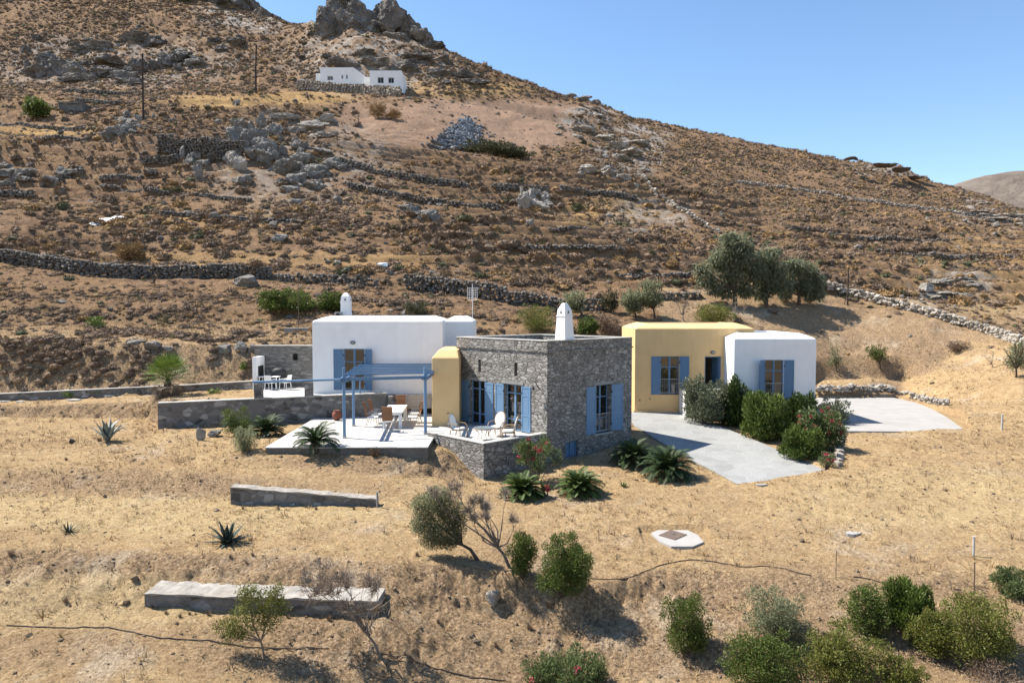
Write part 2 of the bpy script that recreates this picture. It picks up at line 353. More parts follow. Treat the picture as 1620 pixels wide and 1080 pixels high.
# ------------------------------------------------------------------ terrain: lofted ground lines, front to back
def Zp(px, py, z): p = Pz(px, py, z); return (p[0]/p[1], p[1], z)
def Dp(px, py, d): p = Pd(px, py, d); return (p[0]/p[1], d, p[2])
def Rp(px, d, z): return ((px-810)/F, d, z)
LINES = [
 [Rp(-400,6,-6.2), Rp(2000,6,-6.2)],
 [Zp(0,1085,-2.8), Zp(230,1085,-2.8), Zp(400,1085,-3.0), Zp(600,1085,-3.25), Zp(760,1085,-3.5), Zp(900,1085,-3.65), Zp(1050,1085,-3.5), Zp(1200,1085,-3.3), Zp(1350,1085,-3.1), Zp(1500,1085,-3.0), Zp(1620,1085,-2.9)],
 [Zp(0,985,-2.35), Zp(225,968,-2.28), Zp(400,968,-2.28), Zp(610,982,-2.38), Zp(760,965,-2.65), Zp(900,1000,-3.05), Zp(1050,965,-2.65), Zp(1200,960,-2.4), Zp(1350,960,-2.3), Zp(1500,960,-2.2), Zp(1620,960,-2.1)],
 [Zp(0,862,-1.35), Zp(230,868,-1.38), Zp(400,875,-1.42), Zp(600,882,-1.55), Zp(760,895,-1.8), Zp(900,937,-2.2), Zp(1050,900,-2.0), Zp(1200,903,-1.95), Zp(1350,905,-1.9), Zp(1500,905,-1.85), Zp(1620,905,-1.8)],
 [Zp(0,790,-1.2), Zp(400,796,-1.2), Zp(600,800,-1.3), Zp(760,795,-1.45), Zp(900,800,-1.5), Zp(1050,800,-1.45), Zp(1200,800,-1.4), Zp(1350,800,-1.35), Zp(1500,800,-1.3), Zp(1620,800,-1.2)],
 [Zp(0,735,-.55), Zp(230,737,-.55), Zp(400,748,-.62), Zp(600,752,-.85), Zp(690,755,-1.1), Zp(760,768,-1.45), Zp(900,760,-1.3), Zp(1050,760,-1.25), Zp(1200,763,-1.22), Zp(1330,748,-.95), Zp(1500,730,-.7), Zp(1620,730,-.6)],
 [Zp(0,690,-.45), Zp(254,692,-.40), Zp(400,710,-.17), Zp(600,710,-.17), Zp(684,712,-.28), Zp(705,713,-.32), Rp(760,32.4,-1.15), Rp(900,34,-1.2), Rp(1010,35,-.95), Rp(1200,35.5,-.95), Rp(1330,37,-.75), Zp(1500,690,-.5), Zp(1620,690,-.4)],
 [Rp(-400,41.3,-.3), Rp(0,41.3,-.3), Rp(242,40.8,-.3), Rp(254,37.2,-.3), Rp(400,38.2,-.25), Rp(600,39.3,-.2), Rp(720,42,-.2), Rp(900,42,-.3), Rp(1010,44,-.5), Rp(1290,48,-.6), Rp(1430,52.9,-.64), Rp(1500,47,-.33), Rp(1620,42,.32), Rp(2000,41,.4)],
 [Rp(-400,42,.1), Rp(0,42,.18), Rp(150,42,.38), Rp(242,41.8,.5), Rp(254,37.55,.98), Rp(400,38.6,1.03), Rp(600,39.8,1.0), Rp(720,44,.8), Rp(900,46,.8), Rp(1010,50,.3), Rp(1280,53.2,-.5), Rp(1298,56.2,.35), Rp(1430,56.4,.45), Rp(1500,51,.7), Rp(1620,48,1.63), Rp(2000,46,1.6)],
 [Rp(-400,43.85,.15), Rp(0,43.85,.28), Rp(150,43.85,.48), Rp(254,43.85,.76), Rp(400,44.0,1.0), Rp(600,46,1.3), Rp(720,47,1.5), Rp(900,49,1.8), Rp(1010,52,2.0), Rp(1290,57.5,2.0), Rp(1360,58,2.27), Rp(1500,55,1.97), Rp(1620,50,2.3)],
 [Rp(-400,44.3,.6), Rp(0,44.3,.66), Rp(150,44.3,.92), Rp(254,44.35,1.12), Rp(400,45,1.15), Rp(600,46.1,1.34), Rp(720,47.1,1.54), Rp(900,49.1,1.84), Rp(1010,52.1,2.04), Rp(1290,57.6,2.03), Rp(1360,58.1,2.3), Rp(1500,55.1,2.0), Rp(1620,50.1,2.33)],
 [Rp(0,46.7,3.7), Rp(242,46.9,3.6), Rp(400,47.5,3.5), Rp(600,49,4.4), Rp(720,51,4.6), Rp(900,53,4.3), Rp(1010,56,4.7), Rp(1290,61,4.0), Rp(1360,62,4.2), Rp(1500,58,3.3), Rp(1620,53,3.1)],
 [Rp(0,52,4.67), Rp(242,53,4.7), Rp(400,54,5.0), Rp(600,56,5.8), Rp(720,57,5.75), Rp(900,58,5.4), Rp(1010,60,5.6), Rp(1290,65,6.2), Rp(1360,65,6.0), Rp(1500,60,4.5), Rp(1620,55,3.4)],
 [Rp(0,56,6.5), Rp(242,56,6.2), Rp(400,56.5,6.3), Rp(600,58.5,6.5), Rp(720,59,6.2), Rp(900,59.5,5.6), Rp(1010,62,6.3), Rp(1290,67,7.2), Rp(1360,66.5,6.7), Rp(1500,61,4.85), Rp(1620,56,3.5)],
 [Dp(0,414,66), Dp(242,440,66), Dp(400,440,66), Dp(600,449,64.5), Dp(720,465,63), Dp(900,488,61.5), Dp(1010,470,64), Dp(1290,447,69), Dp(1360,463,68), Dp(1500,501,62), Dp(1620,537,57)],
 [Dp(0,396,66.8), Dp(242,424,66.8), Dp(400,425,66.8), Dp(600,437,65.3), Dp(720,449,63.8), Dp(900,474,62.3), Dp(1010,462,64.8), Dp(1290,440,69.8), Dp(1360,456,68.8), Dp(1500,494,62.8), Dp(1620,530,57.8)],
 [Dp(0,318,88), Dp(242,322,88), Dp(400,325,88), Dp(600,330,90), Dp(760,335,92), Dp(900,342,94), Dp(1050,372,94), Dp(1200,398,92), Dp(1350,410,88), Dp(1500,420,84), Dp(1620,430,80)],
 [Dp(0,208,115), Dp(230,200,112), Dp(400,215,112), Dp(600,225,118), Dp(760,247,122), Dp(900,257,125), Dp(1050,282,128), Dp(1200,320,128), Dp(1350,350,125), Dp(1500,375,120), Dp(1620,388,115)],
 [Dp(0,150,150), Dp(230,145,150), Dp(400,146,152), Dp(470,146,157), Dp(640,150,157), Dp(760,168,160), Dp(900,197,162), Dp(1050,230,165), Dp(1200,270,165), Dp(1350,300,160), Dp(1500,332,150), Dp(1620,355,140)],
 [Rp(-400,163,54), Dp(470,134,163), Dp(640,142,163), Dp(760,150,164), Dp(900,182,166), Dp(1050,222,170), Dp(1200,258,172), Dp(1350,285,170), Dp(1500,318,162), Dp(1620,342,152)],
 [Dp(-400,-90,250), Dp(0,-22,245), Dp(230,-10,245), Dp(330,0,240), Dp(400,22,235), Dp(450,38,230), Dp(485,42,215), Dp(560,38,204), Dp(690,74,198), Dp(710,82,198), Dp(800,117,197), Dp(900,150,196), Dp(940,160,196), Dp(1000,187,196), Dp(1080,205,195), Dp(1150,220,195), Dp(1200,227,195), Dp(1300,247,192), Dp(1370,256,190), Dp(1420,265,186), Dp(1470,287,182), Dp(1505,295,180), Dp(1560,307,176), Dp(1620,331,170), Dp(2000,420,150)],
 [Rp(-400,300,80), Rp(0,300,90), Rp(560,275,70), Rp(800,270,50), Rp(1200,260,30), Rp(1500,250,20), Rp(1620,240,5), Rp(2000,230,0)],
 [Rp(-400,460,20), Rp(2000,460,-10)],
]
NB = 521; ABIN = np.linspace(-1.3, 1.3, NB)
def _blur(x, s=1.0):
    k = np.exp(-.5*(np.arange(-4, 5)/s)**2); k /= k.sum()
    return np.convolve(np.pad(x, 4, mode='edge'), k, 'valid')
LD, LZ = [], []
for L in LINES:
    A = np.array(sorted(L)); LD.append(_blur(np.interp(ABIN, A[:, 0], A[:, 1]))); LZ.append(_blur(np.interp(ABIN, A[:, 0], A[:, 2])))
for k in range(1, len(LD)): LD[k] = np.maximum(LD[k], LD[k-1]+.06)
LD = np.array(LD); LZ = np.array(LZ)
def H0(X, Y):
    a = np.clip(X/np.maximum(Y, .1), -1.299, 1.299); fi = (a+1.3)/2.6*(NB-1); i = np.floor(fi).astype(int); w = fi-i; i2 = np.minimum(i+1, NB-1)
    out = np.full(a.shape, LZ[0][0]); prev_d = LD[0][i]*(1-w)+LD[0][i2]*w; prev_z = LZ[0][i]*(1-w)+LZ[0][i2]*w
    for k in range(1, len(LD)):
        d = LD[k][i]*(1-w)+LD[k][i2]*w; z = LZ[k][i]*(1-w)+LZ[k][i2]*w
        m = (Y >= prev_d) & (Y < d)
        t = (Y-prev_d)/(d-prev_d); ts = .55*t+.45*t*t*(3-2*t)
        out = np.where(m, prev_z+(z-prev_z)*ts, out); prev_d, prev_z = d, z
    return np.where(Y >= prev_d, prev_z, out)
# flat platforms the terrain is cut down to: (polygon, height function)
TH = math.radians(43.2)
U = np.array([math.cos(TH), math.sin(TH), 0.]); Lv = np.array([-math.sin(TH), math.cos(TH), 0.])
C0 = np.array([1.607, 33.0, 0.])
def SH(u, l, z=0): return C0+U*u+Lv*l+np.array([0, 0, z])
DRV = lambda Y: -.40-(44-Y)*.057
def drvP(px, py):
    r = ray(px, py); s = .057; t = (-.40-s*44-CZ)/(r[2]-s*r[1]); return r*t+np.array([0, 0, CZ])
DRIVE_L = [drvP(1166, 765), drvP(1128, 744), drvP(1086, 722), drvP(1040, 695), drvP(1003, 672)]
DRIVE_R = [drvP(1317, 748), drvP(1258, 722), drvP(1200, 698), drvP(1140, 674), drvP(1092, 660)]
T0 = SH(0, 0)-U*3.85+Lv*.0
PADS = [
 ([(-10.6,30.9),(-3.3,30.9),(-3.3,33.4),(-1.2,30.5),(1.7,33.0),(7,38.5),(-2,43),(-11,41)], lambda X, Y: -.12+0*X),
 ([SH(-.2,-.2)[:2],SH(6.5,-.2)[:2],SH(6.5,6.8)[:2],SH(-.2,6.8)[:2]], lambda X, Y: -1.2+0*X),
 ([p[:2] for p in DRIVE_L]+[(7.0,44.3),(11.0,44.3)]+[p[:2] for p in DRIVE_R[::-1]], lambda X, Y: DRV(Y)-.10),
 ([(12.7,41.9),(17.7,41.9),(17.7,48.6),(12.7,48.6)], lambda X, Y: -.62+0*X),
 ([(7.3,43.9),(14.8,43.9),(14.8,49.4),(7.3,49.4)], lambda X, Y: -.5+0*X),
 ([(17.4,38.2),(24.3,38.1),(27,43),(28.4,52.9),(17.4,52.9)], lambda X, Y: -.67+0*X),
 ([(-11.2,39.8),(-2,39.8),(-2,46),(-11.2,46)], lambda X, Y: .9+0*X),
 ([(-15.9,38.2),(-11,38.9),(-11,44.6),(-15.9,44.6)], lambda X, Y: 1.0+0*X),
]
def inpoly(X, Y, poly):
    r = np.zeros(X.shape, bool); n = len(poly)
    for i in range(n):
        (x0, y0), (x1, y1) = poly[i][:2], poly[(i+1) % n][:2]
        if y0 == y1: continue
        r ^= ((y0 > Y) != (y1 > Y)) & (X < (x1-x0)*(Y-y0)/(y1-y0)+x0)
    return r
def steep(X, Y):
    e = .35; return np.abs(H0(X, Y+e)-H0(X, Y-e))/(2*e)
def H(X, Y):
    X = np.asarray(X, float); Y = np.asarray(Y, float); h = H0(X, Y)
    hill = sstep(44, 60, Y); st = sstep(.15, .6, steep(X, Y))*(1-hill)
    n = .06*fbm(X, Y, sc=.9, octv=3, seed=3)+.035*fbm(X, Y, sc=4.5, octv=3, seed=5)
    n = n+st*(.24*fbm(X, Y, sc=1.8, octv=3, seed=9)+.10*fbm(X, Y, sc=6, octv=2, seed=12))
    far = sstep(60, 120, Y)
    n = n+hill*(.30*fbm(X, Y, sc=.22, octv=4, seed=21)+far*1.5*fbm(X, Y, sc=.07, octv=4, seed=33, gain=.55)+.10*fbm(X, Y, sc=1.3, octv=3, seed=41))
    # old cultivation terraces: low banks that follow the slope
    per = 1.35+.3*vnoise(X*.02, Y*.02, seed=77); ph = (h+.6*fbm(X, Y, sc=.05, octv=2, seed=78))/per; fr = ph-np.floor(ph)
    n = n+sstep(64, 72, Y)*(1-sstep(125, 150, Y))*per*.85*(sstep(.74, .97, fr)-fr)*sstep(-.6, .1, vnoise(X*.04, Y*.05, seed=79))
    # ridge roughness
    n = n+sstep(150, 185, Y)*(.9*np.abs(fbm(X, Y, sc=.16, octv=4, seed=51))*2.0-.45)*sstep(15, -25, X-.05*Y)
    h = h+n
    for poly, f in PADS:
        m = inpoly(X, Y, poly); h = np.where(m, np.minimum(h, f(X, Y)), h)
    return h
def G(px, py, lo=8.0, hi=330.0):       # where the sight line meets the ground
    r = ray(px, py); ys = np.concatenate([np.arange(lo, 70, .04), np.arange(70, hi, .15)]) if lo < 70 else np.arange(lo, hi, .15)
    X = r[0]/r[1]*ys; Z = CZ+r[2]/r[1]*ys; h = H(X, ys); k = np.argmax(h >= Z)
    if not (h >= Z).any(): k = len(ys)-1
    return np.array([X[k], ys[k], h[k]])
def gz(x, y): return float(H(np.array([x]), np.array([y]))[0])
def img_blob(X, Y, Z, cx, cy, rx, ry, soft=.35):     # soil patches whose outline was read off the photo, laid on the ground
    px, py = proj(X, Y, Z); nn = .35*fbm(X, Y, sc=.25, octv=4, seed=91)
    return 1-sstep(1-soft, 1+soft, np.hypot((px-cx)/rx, (py-cy)/ry)+nn)
MH = G(1071, 850); MH[2] = H0(MH[:1], MH[1:2])[0]-.05
PADS.append(([(MH[0]+x, MH[1]+y) for x, y in ((-1.15,-.9),(1.15,-.9),(1.15,.9),(-1.15,.9))], lambda X, Y: MH[2]-.03+0*X))
# grid
na = 900
arow = np.concatenate([np.linspace(-1.29, -.78, 50, endpoint=False), np.linspace(-.78, .78, 800), np.linspace(.78, 1.29, 51)[1:]])
yrow = np.concatenate([np.arange(6, 15, .3), np.arange(15, 46, .085), np.arange(46, 72, .14), np.arange(72, 120, .26), np.arange(120, 215, .42), np.arange(215, 461, 3.0)])
AA, YY = np.meshgrid(arow, yrow); XX = AA*YY; ZZ = H(XX, YY)
Xf, Yf, Zf = XX.ravel(), YY.ravel(), ZZ.ravel()
hillm = sstep(45, 58, Yf+3*fbm(Xf, Yf, sc=.15, octv=3, seed=61)+np.where(Xf > 12, -16, 0))
scree = np.maximum.reduce([img_blob(Xf, Yf, Zf, 660, 195, 130, 38), img_blob(Xf, Yf, Zf, 800, 205, 110, 42), img_blob(Xf, Yf, Zf, 760, 175, 200, 15)])*(Yf > 90)
ochre = np.maximum.reduce([img_blob(Xf, Yf, Zf, 340, 160, 90, 10), img_blob(Xf, Yf, Zf, 60, 207, 90, 8), img_blob(Xf, Yf, Zf, 470, 155, 90, 10), img_blob(Xf, Yf, Zf, 330, 345, 140, 12)*.6, img_blob(Xf, Yf, Zf, 720, 140, 120, 14)*.7, img_blob(Xf, Yf, Zf, 400, 412, 300, 14)*.5, img_blob(Xf, Yf, Zf, 960, 335, 80, 22)*.8, img_blob(Xf, Yf, Zf, 1560, 430, 130, 60)*.5])*(Yf > 60)
ochre = np.maximum(ochre, np.maximum(img_blob(Xf, Yf, Zf, 200, 815, 420, 28), np.maximum(img_blob(Xf, Yf, Zf, 1500, 790, 260, 45)*.8, img_blob(Xf, Yf, Zf, 150, 950, 260, 40)*.8))*(Yf < 45)*.8)
bank = sstep(.09, .33, steep(Xf, Yf)+.05*fbm(Xf, Yf, sc=1.2, octv=3, seed=66))*(1-hillm*.6)
bank = np.maximum(bank, np.maximum(img_blob(Xf, Yf, Zf, 820, 1000, 260, 110), img_blob(Xf, Yf, Zf, 1250, 960, 420, 60)*.7)*(Yf < 30))
rockm = np.maximum.reduce([img_blob(Xf, Yf, Zf, 1000, 235, 60, 40), img_blob(Xf, Yf, Zf, 930, 190, 40, 22), img_blob(Xf, Yf, Zf, 1020, 340, 60, 30)*.7, img_blob(Xf, Yf, Zf, 1500, 455, 70, 28)*.9, img_blob(Xf, Yf, Zf, 1570, 335, 60, 25), img_blob(Xf, Yf, Zf, 1410, 263, 70, 14), img_blob(Xf, Yf, Zf, 600, 90, 150, 50)*.8, img_blob(Xf, Yf, Zf, 170, 100, 220, 40)*.75, img_blob(Xf, Yf, Zf, 470, 260, 160, 70)*.5, img_blob(Xf, Yf, Zf, 400, 25, 90, 25)])*(Yf > 40)
rockm = np.maximum(rockm, img_blob(Xf, Yf, Zf, 1560, 580, 20, 10)*0)
mask = np.stack([hillm, scree, ochre, np.ones_like(hillm)], -1); mask2 = np.stack([bank, rockm, 0*bank, np.ones_like(bank)], -1)
nr, nc = AA.shape; ii = (np.arange(nr-1)[:, None]*nc+np.arange(nc-1)[None]).ravel()
tb = MB(); tb.add(np.stack([Xf, Yf, Zf], -1), np.stack([ii, ii+1, ii+nc+1, ii+nc], -1))
def groundmat():
    n = N('dry_ground'); v = n.coord('Object')
    at = n.n('Attribute'); at.attribute_name = 'mask'; s1 = n.n('SeparateColor'); n.set(s1, 0, at.outputs['Color'])
    a2 = n.n('Attribute'); a2.attribute_name = 'mask2'; s2 = n.n('SeparateColor'); n.set(s2, 0, a2.outputs['Color'])
    hill, scr, och = s1.outputs[0], s1.outputs[1], s1.outputs[2]; bnk, rck = s2.outputs[0], s2.outputs[1]
    big = n.noise(v, .28, 6, .66, .15); mid = n.noise(v, 2.6, 7, .76); fine = n.noise(v, 11, 6, .72); grit = n.noise(v, 42, 4, .75)
    straw = n.ramp(mid, [(.3, (.31, .205, .108)), (.5, (.46, .322, .17)), (.7, (.57, .435, .255))])
    straw = n.mix(n.ramp(big, [(.42, 0), (.62, .65)]), straw, (.37, .25, .137))
    soil = n.ramp(fine, [(.3, (.14, .093, .057)), (.5, (.285, .195, .118)), (.68, (.44, .325, .21))])
    sf = n.math('ADD', n.math('MULTIPLY', bnk, .8), n.ramp(n.noise(v, .8, 6, .7, .4), [(.5, 0), (.7, .5)]), clamp=True)
    front = n.mix(sf, straw, soil)
    worn = n.ramp(n.noise(v, .33, 7, .72, .3), [(.55, 0), (.66, .75)])
    front = n.mix(worn, front, n.ramp(fine, [(.3, (.36, .275, .19)), (.7, (.58, .475, .345))]))
    hl = n.ramp(n.noise(v, .9, 7, .7, .4), [(.3, (.105, .069, .048)), (.43, (.172, .112, .073)), (.57, (.25, .161, .098)), (.7, (.335, .22, .13))])
    hl = n.mix(n.ramp(n.noise(v, .12, 5, .6), [(.4, 0), (.65, .55)]), hl, (.255, .16, .08))
    c = n.mix(hill, front, hl)
    c = n.mix(n.math('MULTIPLY', och, n.ramp(n.noise(v, .7, 5, .7), [(.3, .35), (.6, 1)])), c, n.mix(hill, n.ramp(mid, [(.3, (.45, .33, .165)), (.7, (.60, .465, .26))]), n.ramp(mid, [(.3, (.34, .21, .085)), (.7, (.46, .31, .14))])))
    c = n.mix(scr, c, n.ramp(fine, [(.3, (.17, .105, .07)), (.5, (.285, .19, .13)), (.7, (.38, .275, .2))]))
    rk = n.ramp(n.noise(v, .5, 8, .72, .5), [(.35, (.15, .135, .12)), (.5, (.30, .275, .24)), (.65, (.46, .42, .37))])
    c = n.mix(n.math('MULTIPLY', rck, n.ramp(n.noise(v, .35, 7, .7, .6), [(.42, 0), (.55, 1)])), c, rk)
    c = n.mix(1, c, n.ramp(grit, [(.25, .5), (.5, 1), (.75, 1.4)]), 'MULTIPLY')
    c = n.mix(1, c, n.ramp(fine, [(.28, .58), (.5, 1), (.72, 1.28)]), 'MULTIPLY')
    h = n.math('ADD', n.math('MULTIPLY', fine, .6), n.math('MULTIPLY', grit, .3)); h = n.math('ADD', h, mid)
    n.pbr(c, .97, n.bump(h, 1.0, .16), .05); return n.m
M['ground'] = groundmat()
ground = tb.build('ground', M['ground'], smooth=True, attr={'mask': mask, 'mask2': mask2})
tag(ground, 'dry straw coloured ground rising into a scrub covered hillside', kind='structure')
b = MB(); b.add([(-900,-900,-7.5),(900,-900,-7.5),(900,12,-7.5),(-900,12,-7.5)], [[0,1,2,3]])
vg = b.build('valley_ground', plain('valley_earth', (.27, .19, .11), .95, .3, .3, .3)); vg['kind'] = 'structure'
# the hill across the gap, far to the right
fx = np.linspace(180, 1500, 220); fy = np.linspace(420, 1500, 120); FX, FY = np.meshgrid(fx, fy)
cr = np.interp(FX, [250, 400, 450, 470, 521, 640, 800, 1500], [-20, 118, 133, 140.5, 147, 154, 165, 190])
FZ = -5+(cr+5)*np.exp(-((FY-740)/np.where(FY < 740, 170, 420))**2)+6*fbm(FX, FY, sc=.012, octv=5, seed=71)
b = MB(); nr, nc = FX.shape; ii = (np.arange(nr-1)[:, None]*nc+np.arange(nc-1)[None]).ravel()
b.add(np.stack([FX.ravel(), FY.ravel(), FZ.ravel()], -1), np.stack([ii, ii+1, ii+nc+1, ii+nc], -1))
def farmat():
    n = N('hazy_far_hill_earth'); v = n.coord()
    c = n.ramp(n.noise(v, .03, 8, .75, .4), [(.3, (.105, .088, .075)), (.5, (.175, .145, .12)), (.68, (.27, .235, .2))])  # grey tan earth with the distance haze put into the colour
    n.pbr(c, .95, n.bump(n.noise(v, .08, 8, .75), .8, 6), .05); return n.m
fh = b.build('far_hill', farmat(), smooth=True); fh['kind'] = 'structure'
# ------------------------------------------------------------------ building parts
def shutter_mb(w, h, th=.045):
    b = MB(); f = Fr((0, 0, 0), (1, 0, 0))
    f.box(b, 0.012, w-.012, -th*.5-.008, -th*.5+.008, .012, h-.012)
    st = min(.085, w*.22)
    f.box(b, 0, st, -th, 0, 0, h); f.box(b, w-st, w, -th, 0, 0, h)
    for c0, c1 in ((0, .10), (h*.34, h*.34+.09), (h*.78, h*.78+.08), (h-.09, h)): f.box(b, st, w-st, -th+.003, -.003, c0, c1)
    for c0, c1 in ((.14, h*.34-.05), (h*.34+.13, h*.78-.05), (h*.78+.12, h-.13)):
        f.box(b, st+.04, w-st-.04, -th+.010, -.010, c0, c1)
    return b
def place(o, fr, a, bb, c, ang=0):      # local x -> along the wall (turned by ang about the vertical), local -y -> outward
    o.location = fr.p(a, bb, c); o.rotation_euler = (0, 0, math.atan2(fr.u[1], fr.u[0])+ang)
def shutter(parent, fr, a, c, w, h, ang=0, hinge='l', mat='bluelight', name='shutter'):
    b = shutter_mb(w, h)
    o = b.build(name, M[mat], parent)
    if hinge == 'r':    # hinge on the far end: keep that end on the wall
        e = fr.p(a+w, .03, c); u2 = np.array([fr.u[0]*math.cos(ang)-fr.u[1]*math.sin(ang), fr.u[0]*math.sin(ang)+fr.u[1]*math.cos(ang), 0])
        o.location = e-u2*w; o.rotation_euler = (0, 0, math.atan2(fr.u[1], fr.u[0])+ang)
    else: place(o, fr, a, .03, c, ang)
    g = MB(); l = Fr((0, 0, 0), (1, 0, 0)); x0 = w-.03 if hinge == 'r' else -.03
    for z in (h*.15, h*.85): g = MB(); l.box(g, x0, x0+.06, -.012, .012, z-.05, z+.05); g.build('hinge', M['black'], o)
    return o
def window(parent, fr, a0, a1, c0, c1, th, name='window', rails=(.28, .72), mat='blue', rec=.14, bars=False, open_leaf=False):
    f = MB(); w = .065; B0, B1 = -rec-.06, -rec
    fr.box(f, a0+.004, a0+w, B0, B1, c0+.004, c1-.004); fr.box(f, a1-w, a1-.004, B0, B1, c0+.004, c1-.004)
    fr.box(f, a0+w, a1-w, B0, B1, c1-w, c1-.004); fr.box(f, a0+w, a1-w, B0, B1, c0+.004, c0+w)
    mid = (a0+a1)/2; fr.box(f, mid-.06, mid+.06, B0+.005, B1+.012, c0+w, c1-w)
    for r in rails:
        z = c0+(c1-c0)*r
        fr.box(f, a0+w, mid-.06, B0+.01, B1-.006, z-.028, z+.028); fr.box(f, mid+.06, a1-w, B0+.01, B1-.006, z-.028, z+.028)
    o = f.build(name, M[mat], parent)
    g = MB(); bm_ = (B0+B1)/2
    for x0, x1 in ((a0+w, mid-.06), (mid+.06, a1-w)):
        zs = [c0+w]+[c0+(c1-c0)*r for r in rails]+[c1-w]
        for z0, z1 in zip(zs[:-1], zs[1:]): g.quad(fr.p(x0-.005, bm_, z0), fr.p(x1+.005, bm_, z0), fr.p(x1+.005, bm_, z1), fr.p(x0-.005, bm_, z1))
    g.build('pane', M['glass'], o)
    if bars:
        k = MB(); zt = c0+.95
        for z in (c0+.12, zt): fr.box(k, a0+.02, a1-.02, -.075, -.05, z-.015, z+.015)
        n_ = 11
        for i in range(n_):
            x = a0+.05+(a1-a0-.1)*i/(n_-1); k.tube([fr.p(x, -.062, c0+.12), fr.p(x, -.062, zt)], .009, 5)
            k.tube([fr.p(x+.03, -.062, c0+.45), fr.p(x, -.062, c0+.53), fr.p(x+.03, -.062, c0+.62)], .007, 4)
        k.build('window_railing', M['steel'], parent)
    return o
def bulkhead(parent, fr, a, c):
    b = MB(); an = np.arange(20)*2*math.pi/20
    def ring(rx, rz, d): return [fr.p(a+rx*math.cos(t), d, c+rz*math.sin(t)) for t in an]
    b.rings([ring(.15, .10, 0), ring(.15, .10, .05), ring(.12, .075, .065)], True)
    o = b.build('wall_lamp', M['black'], parent)
    g = MB(); g.rings([ring(.115, .07, .063), ring(.10, .06, .10), ring(.05, .03, .12)], True); g.build('lamp_glass', M['lampglass'], o, True)
def rrect(x0, x1, y0, y1, z, r, k=4):
    pts = []
    for cx, cy, t0 in ((x1-r, y0+r, -90), (x1-r, y1-r, 0), (x0+r, y1-r, 90), (x0+r, y0+r, 180)):
        for i in range(k+1):
            t = math.radians(t0+90*i/k); pts.append((cx+r*math.cos(t), cy+r*math.sin(t), z))
    return pts
def soft_roof(parent, x0, x1, y0, y1, z, rise, inset, mat, name='roof_parapet', drop=.4, roofmat=None):
    b = MB(); R = []
    prof = [(0, 0), (.03, .05), (.09, .09)]+[(inset*t, .09+(rise-.09)*t) for t in (.5, .92)]+[(inset, rise), (inset+.05, rise), (inset+.06, rise-drop)]
    for ins, dz in prof: R.append(rrect(x0+ins, x1-ins, y0+ins, y1-ins, z+dz, .10+ins*.2))
    b.rings(R, False); o = b.build(name, M[mat], parent)
    r = MB(); i = inset+.04; r.rings([rrect(x0+i, x1-i, y0+i, y1-i, z+rise-drop+.03, .1), ], True); r.build('roof', M[roofmat or 'grey'], parent)
    return o
def block_house(root, x0, x1, y0, y1, z0, z1, ops, mat, rise=.32, inset=.75, th=.5, front_name='wall', left_ops=()):
    b = MB(); f = Fr((x0, y0, 0), (1, 0, 0)); wall_open(b, f, x1-x0, th, z0, z1, [(o[0]-x0, o[1]-x0, o[2], o[3]) for o in ops])
    for o_, u, L in (((x1, y0+th, 0), (0, 1, 0), y1-y0-2*th), ((x1, y1, 0), (-1, 0, 0), x1-x0), ((x0, y1-th, 0), (0, -1, 0), y1-y0-2*th)):
        wall_open(b, Fr(o_, u), L, th, z0, z1, [])
    w = b.build(front_name, M[mat], root)
    fl = MB(); fl.box((x0+.1, y0+.1, z0), (x1-.1, y1-.1, max(z0+.05, min([o[2] for o in ops] or [z0+.3])-.01))); fl.build('floor_slab', M['grey'], root)
    soft_roof(root, x0, x1, y0, y1, z1, rise, inset, mat)
    return f
def chimney_mb(cx, cy, z0, z1, wb, wt, gable=True, rz=0):
    b = MB(); c_, s_ = math.cos(rz), math.sin(rz)
    def sq(h, z): return [(cx+(x*c_-y*s_)*h, cy+(x*s_+y*c_)*h, z) for x, y in ((-1,-1),(1,-1),(1,1),(-1,1))]
    zb = z0+(z1-z0)*.66; wz = wb+(wt-wb)*.9
    b.rings([sq(wb/2, z0), sq(wz/2, zb), sq(wz/2+.03, zb+.002), sq(wz/2+.03, zb+.05), sq(wt/2, zb+.051), sq(wt/2-.01, z0+(z1-z0)*.82)], False)
    zt = z0+(z1-z0)*.82; h = wt/2-.01
    if gable:
        p = sq(h, zt); r0 = [(a+b_)/2 for a, b_ in zip(p[0], p[1])]; r1 = [(a+b_)/2 for a, b_ in zip(p[2], p[3])]
        pl = sq(h*.55, z1-.10)
        b.rings([p, pl, sq(h*.4, z1-.02), sq(h*.3, z1)], True)
    else:
        b.rings([sq(h, zt), sq(h*.93, zt+.10), sq(h*.7, zt+.2), sq(h*.4, z1-.03), sq(h*.12, z1)], True)
    return b, zb, wt, sq
def chimney(parent, cx, cy, z0, z1, wb, wt, rz=0, gable=True, label=None):
    b, zb, w, sq = chimney_mb(cx, cy, z0, z1, wb, wt, gable, rz)
    o = b.build('chimney', M['white'], parent)
    # smoke slots, keyhole shaped, one or two on each side
    s = MB(); zc = zb+.05+(z1-z0)*.055
    for k in range(4):
        t = rz+k*math.pi/2; nx, ny = math.sin(t), -math.cos(t); f = Fr((cx+nx*(w/2+.0), cy+ny*(w/2+.0), 0), (math.cos(t), math.sin(t), 0), (nx, ny, 0))
        pts = [(-.06, 0), (.06, 0), (.06, .03), (.025, .07), (.02, .13), (-.02, .13), (-.025, .07), (-.06, .03)]
        for dx in ((0,) if not gable else (0,)):
            s.add([f.p(x+dx, .004, zc+z) for x, z in pts]+[f.p(x+dx, -.05, zc+z) for x, z in pts], [[0,1,2,3,4,5,6,7]])
    s.build('smoke_slot', M['dark'], o)
    return o
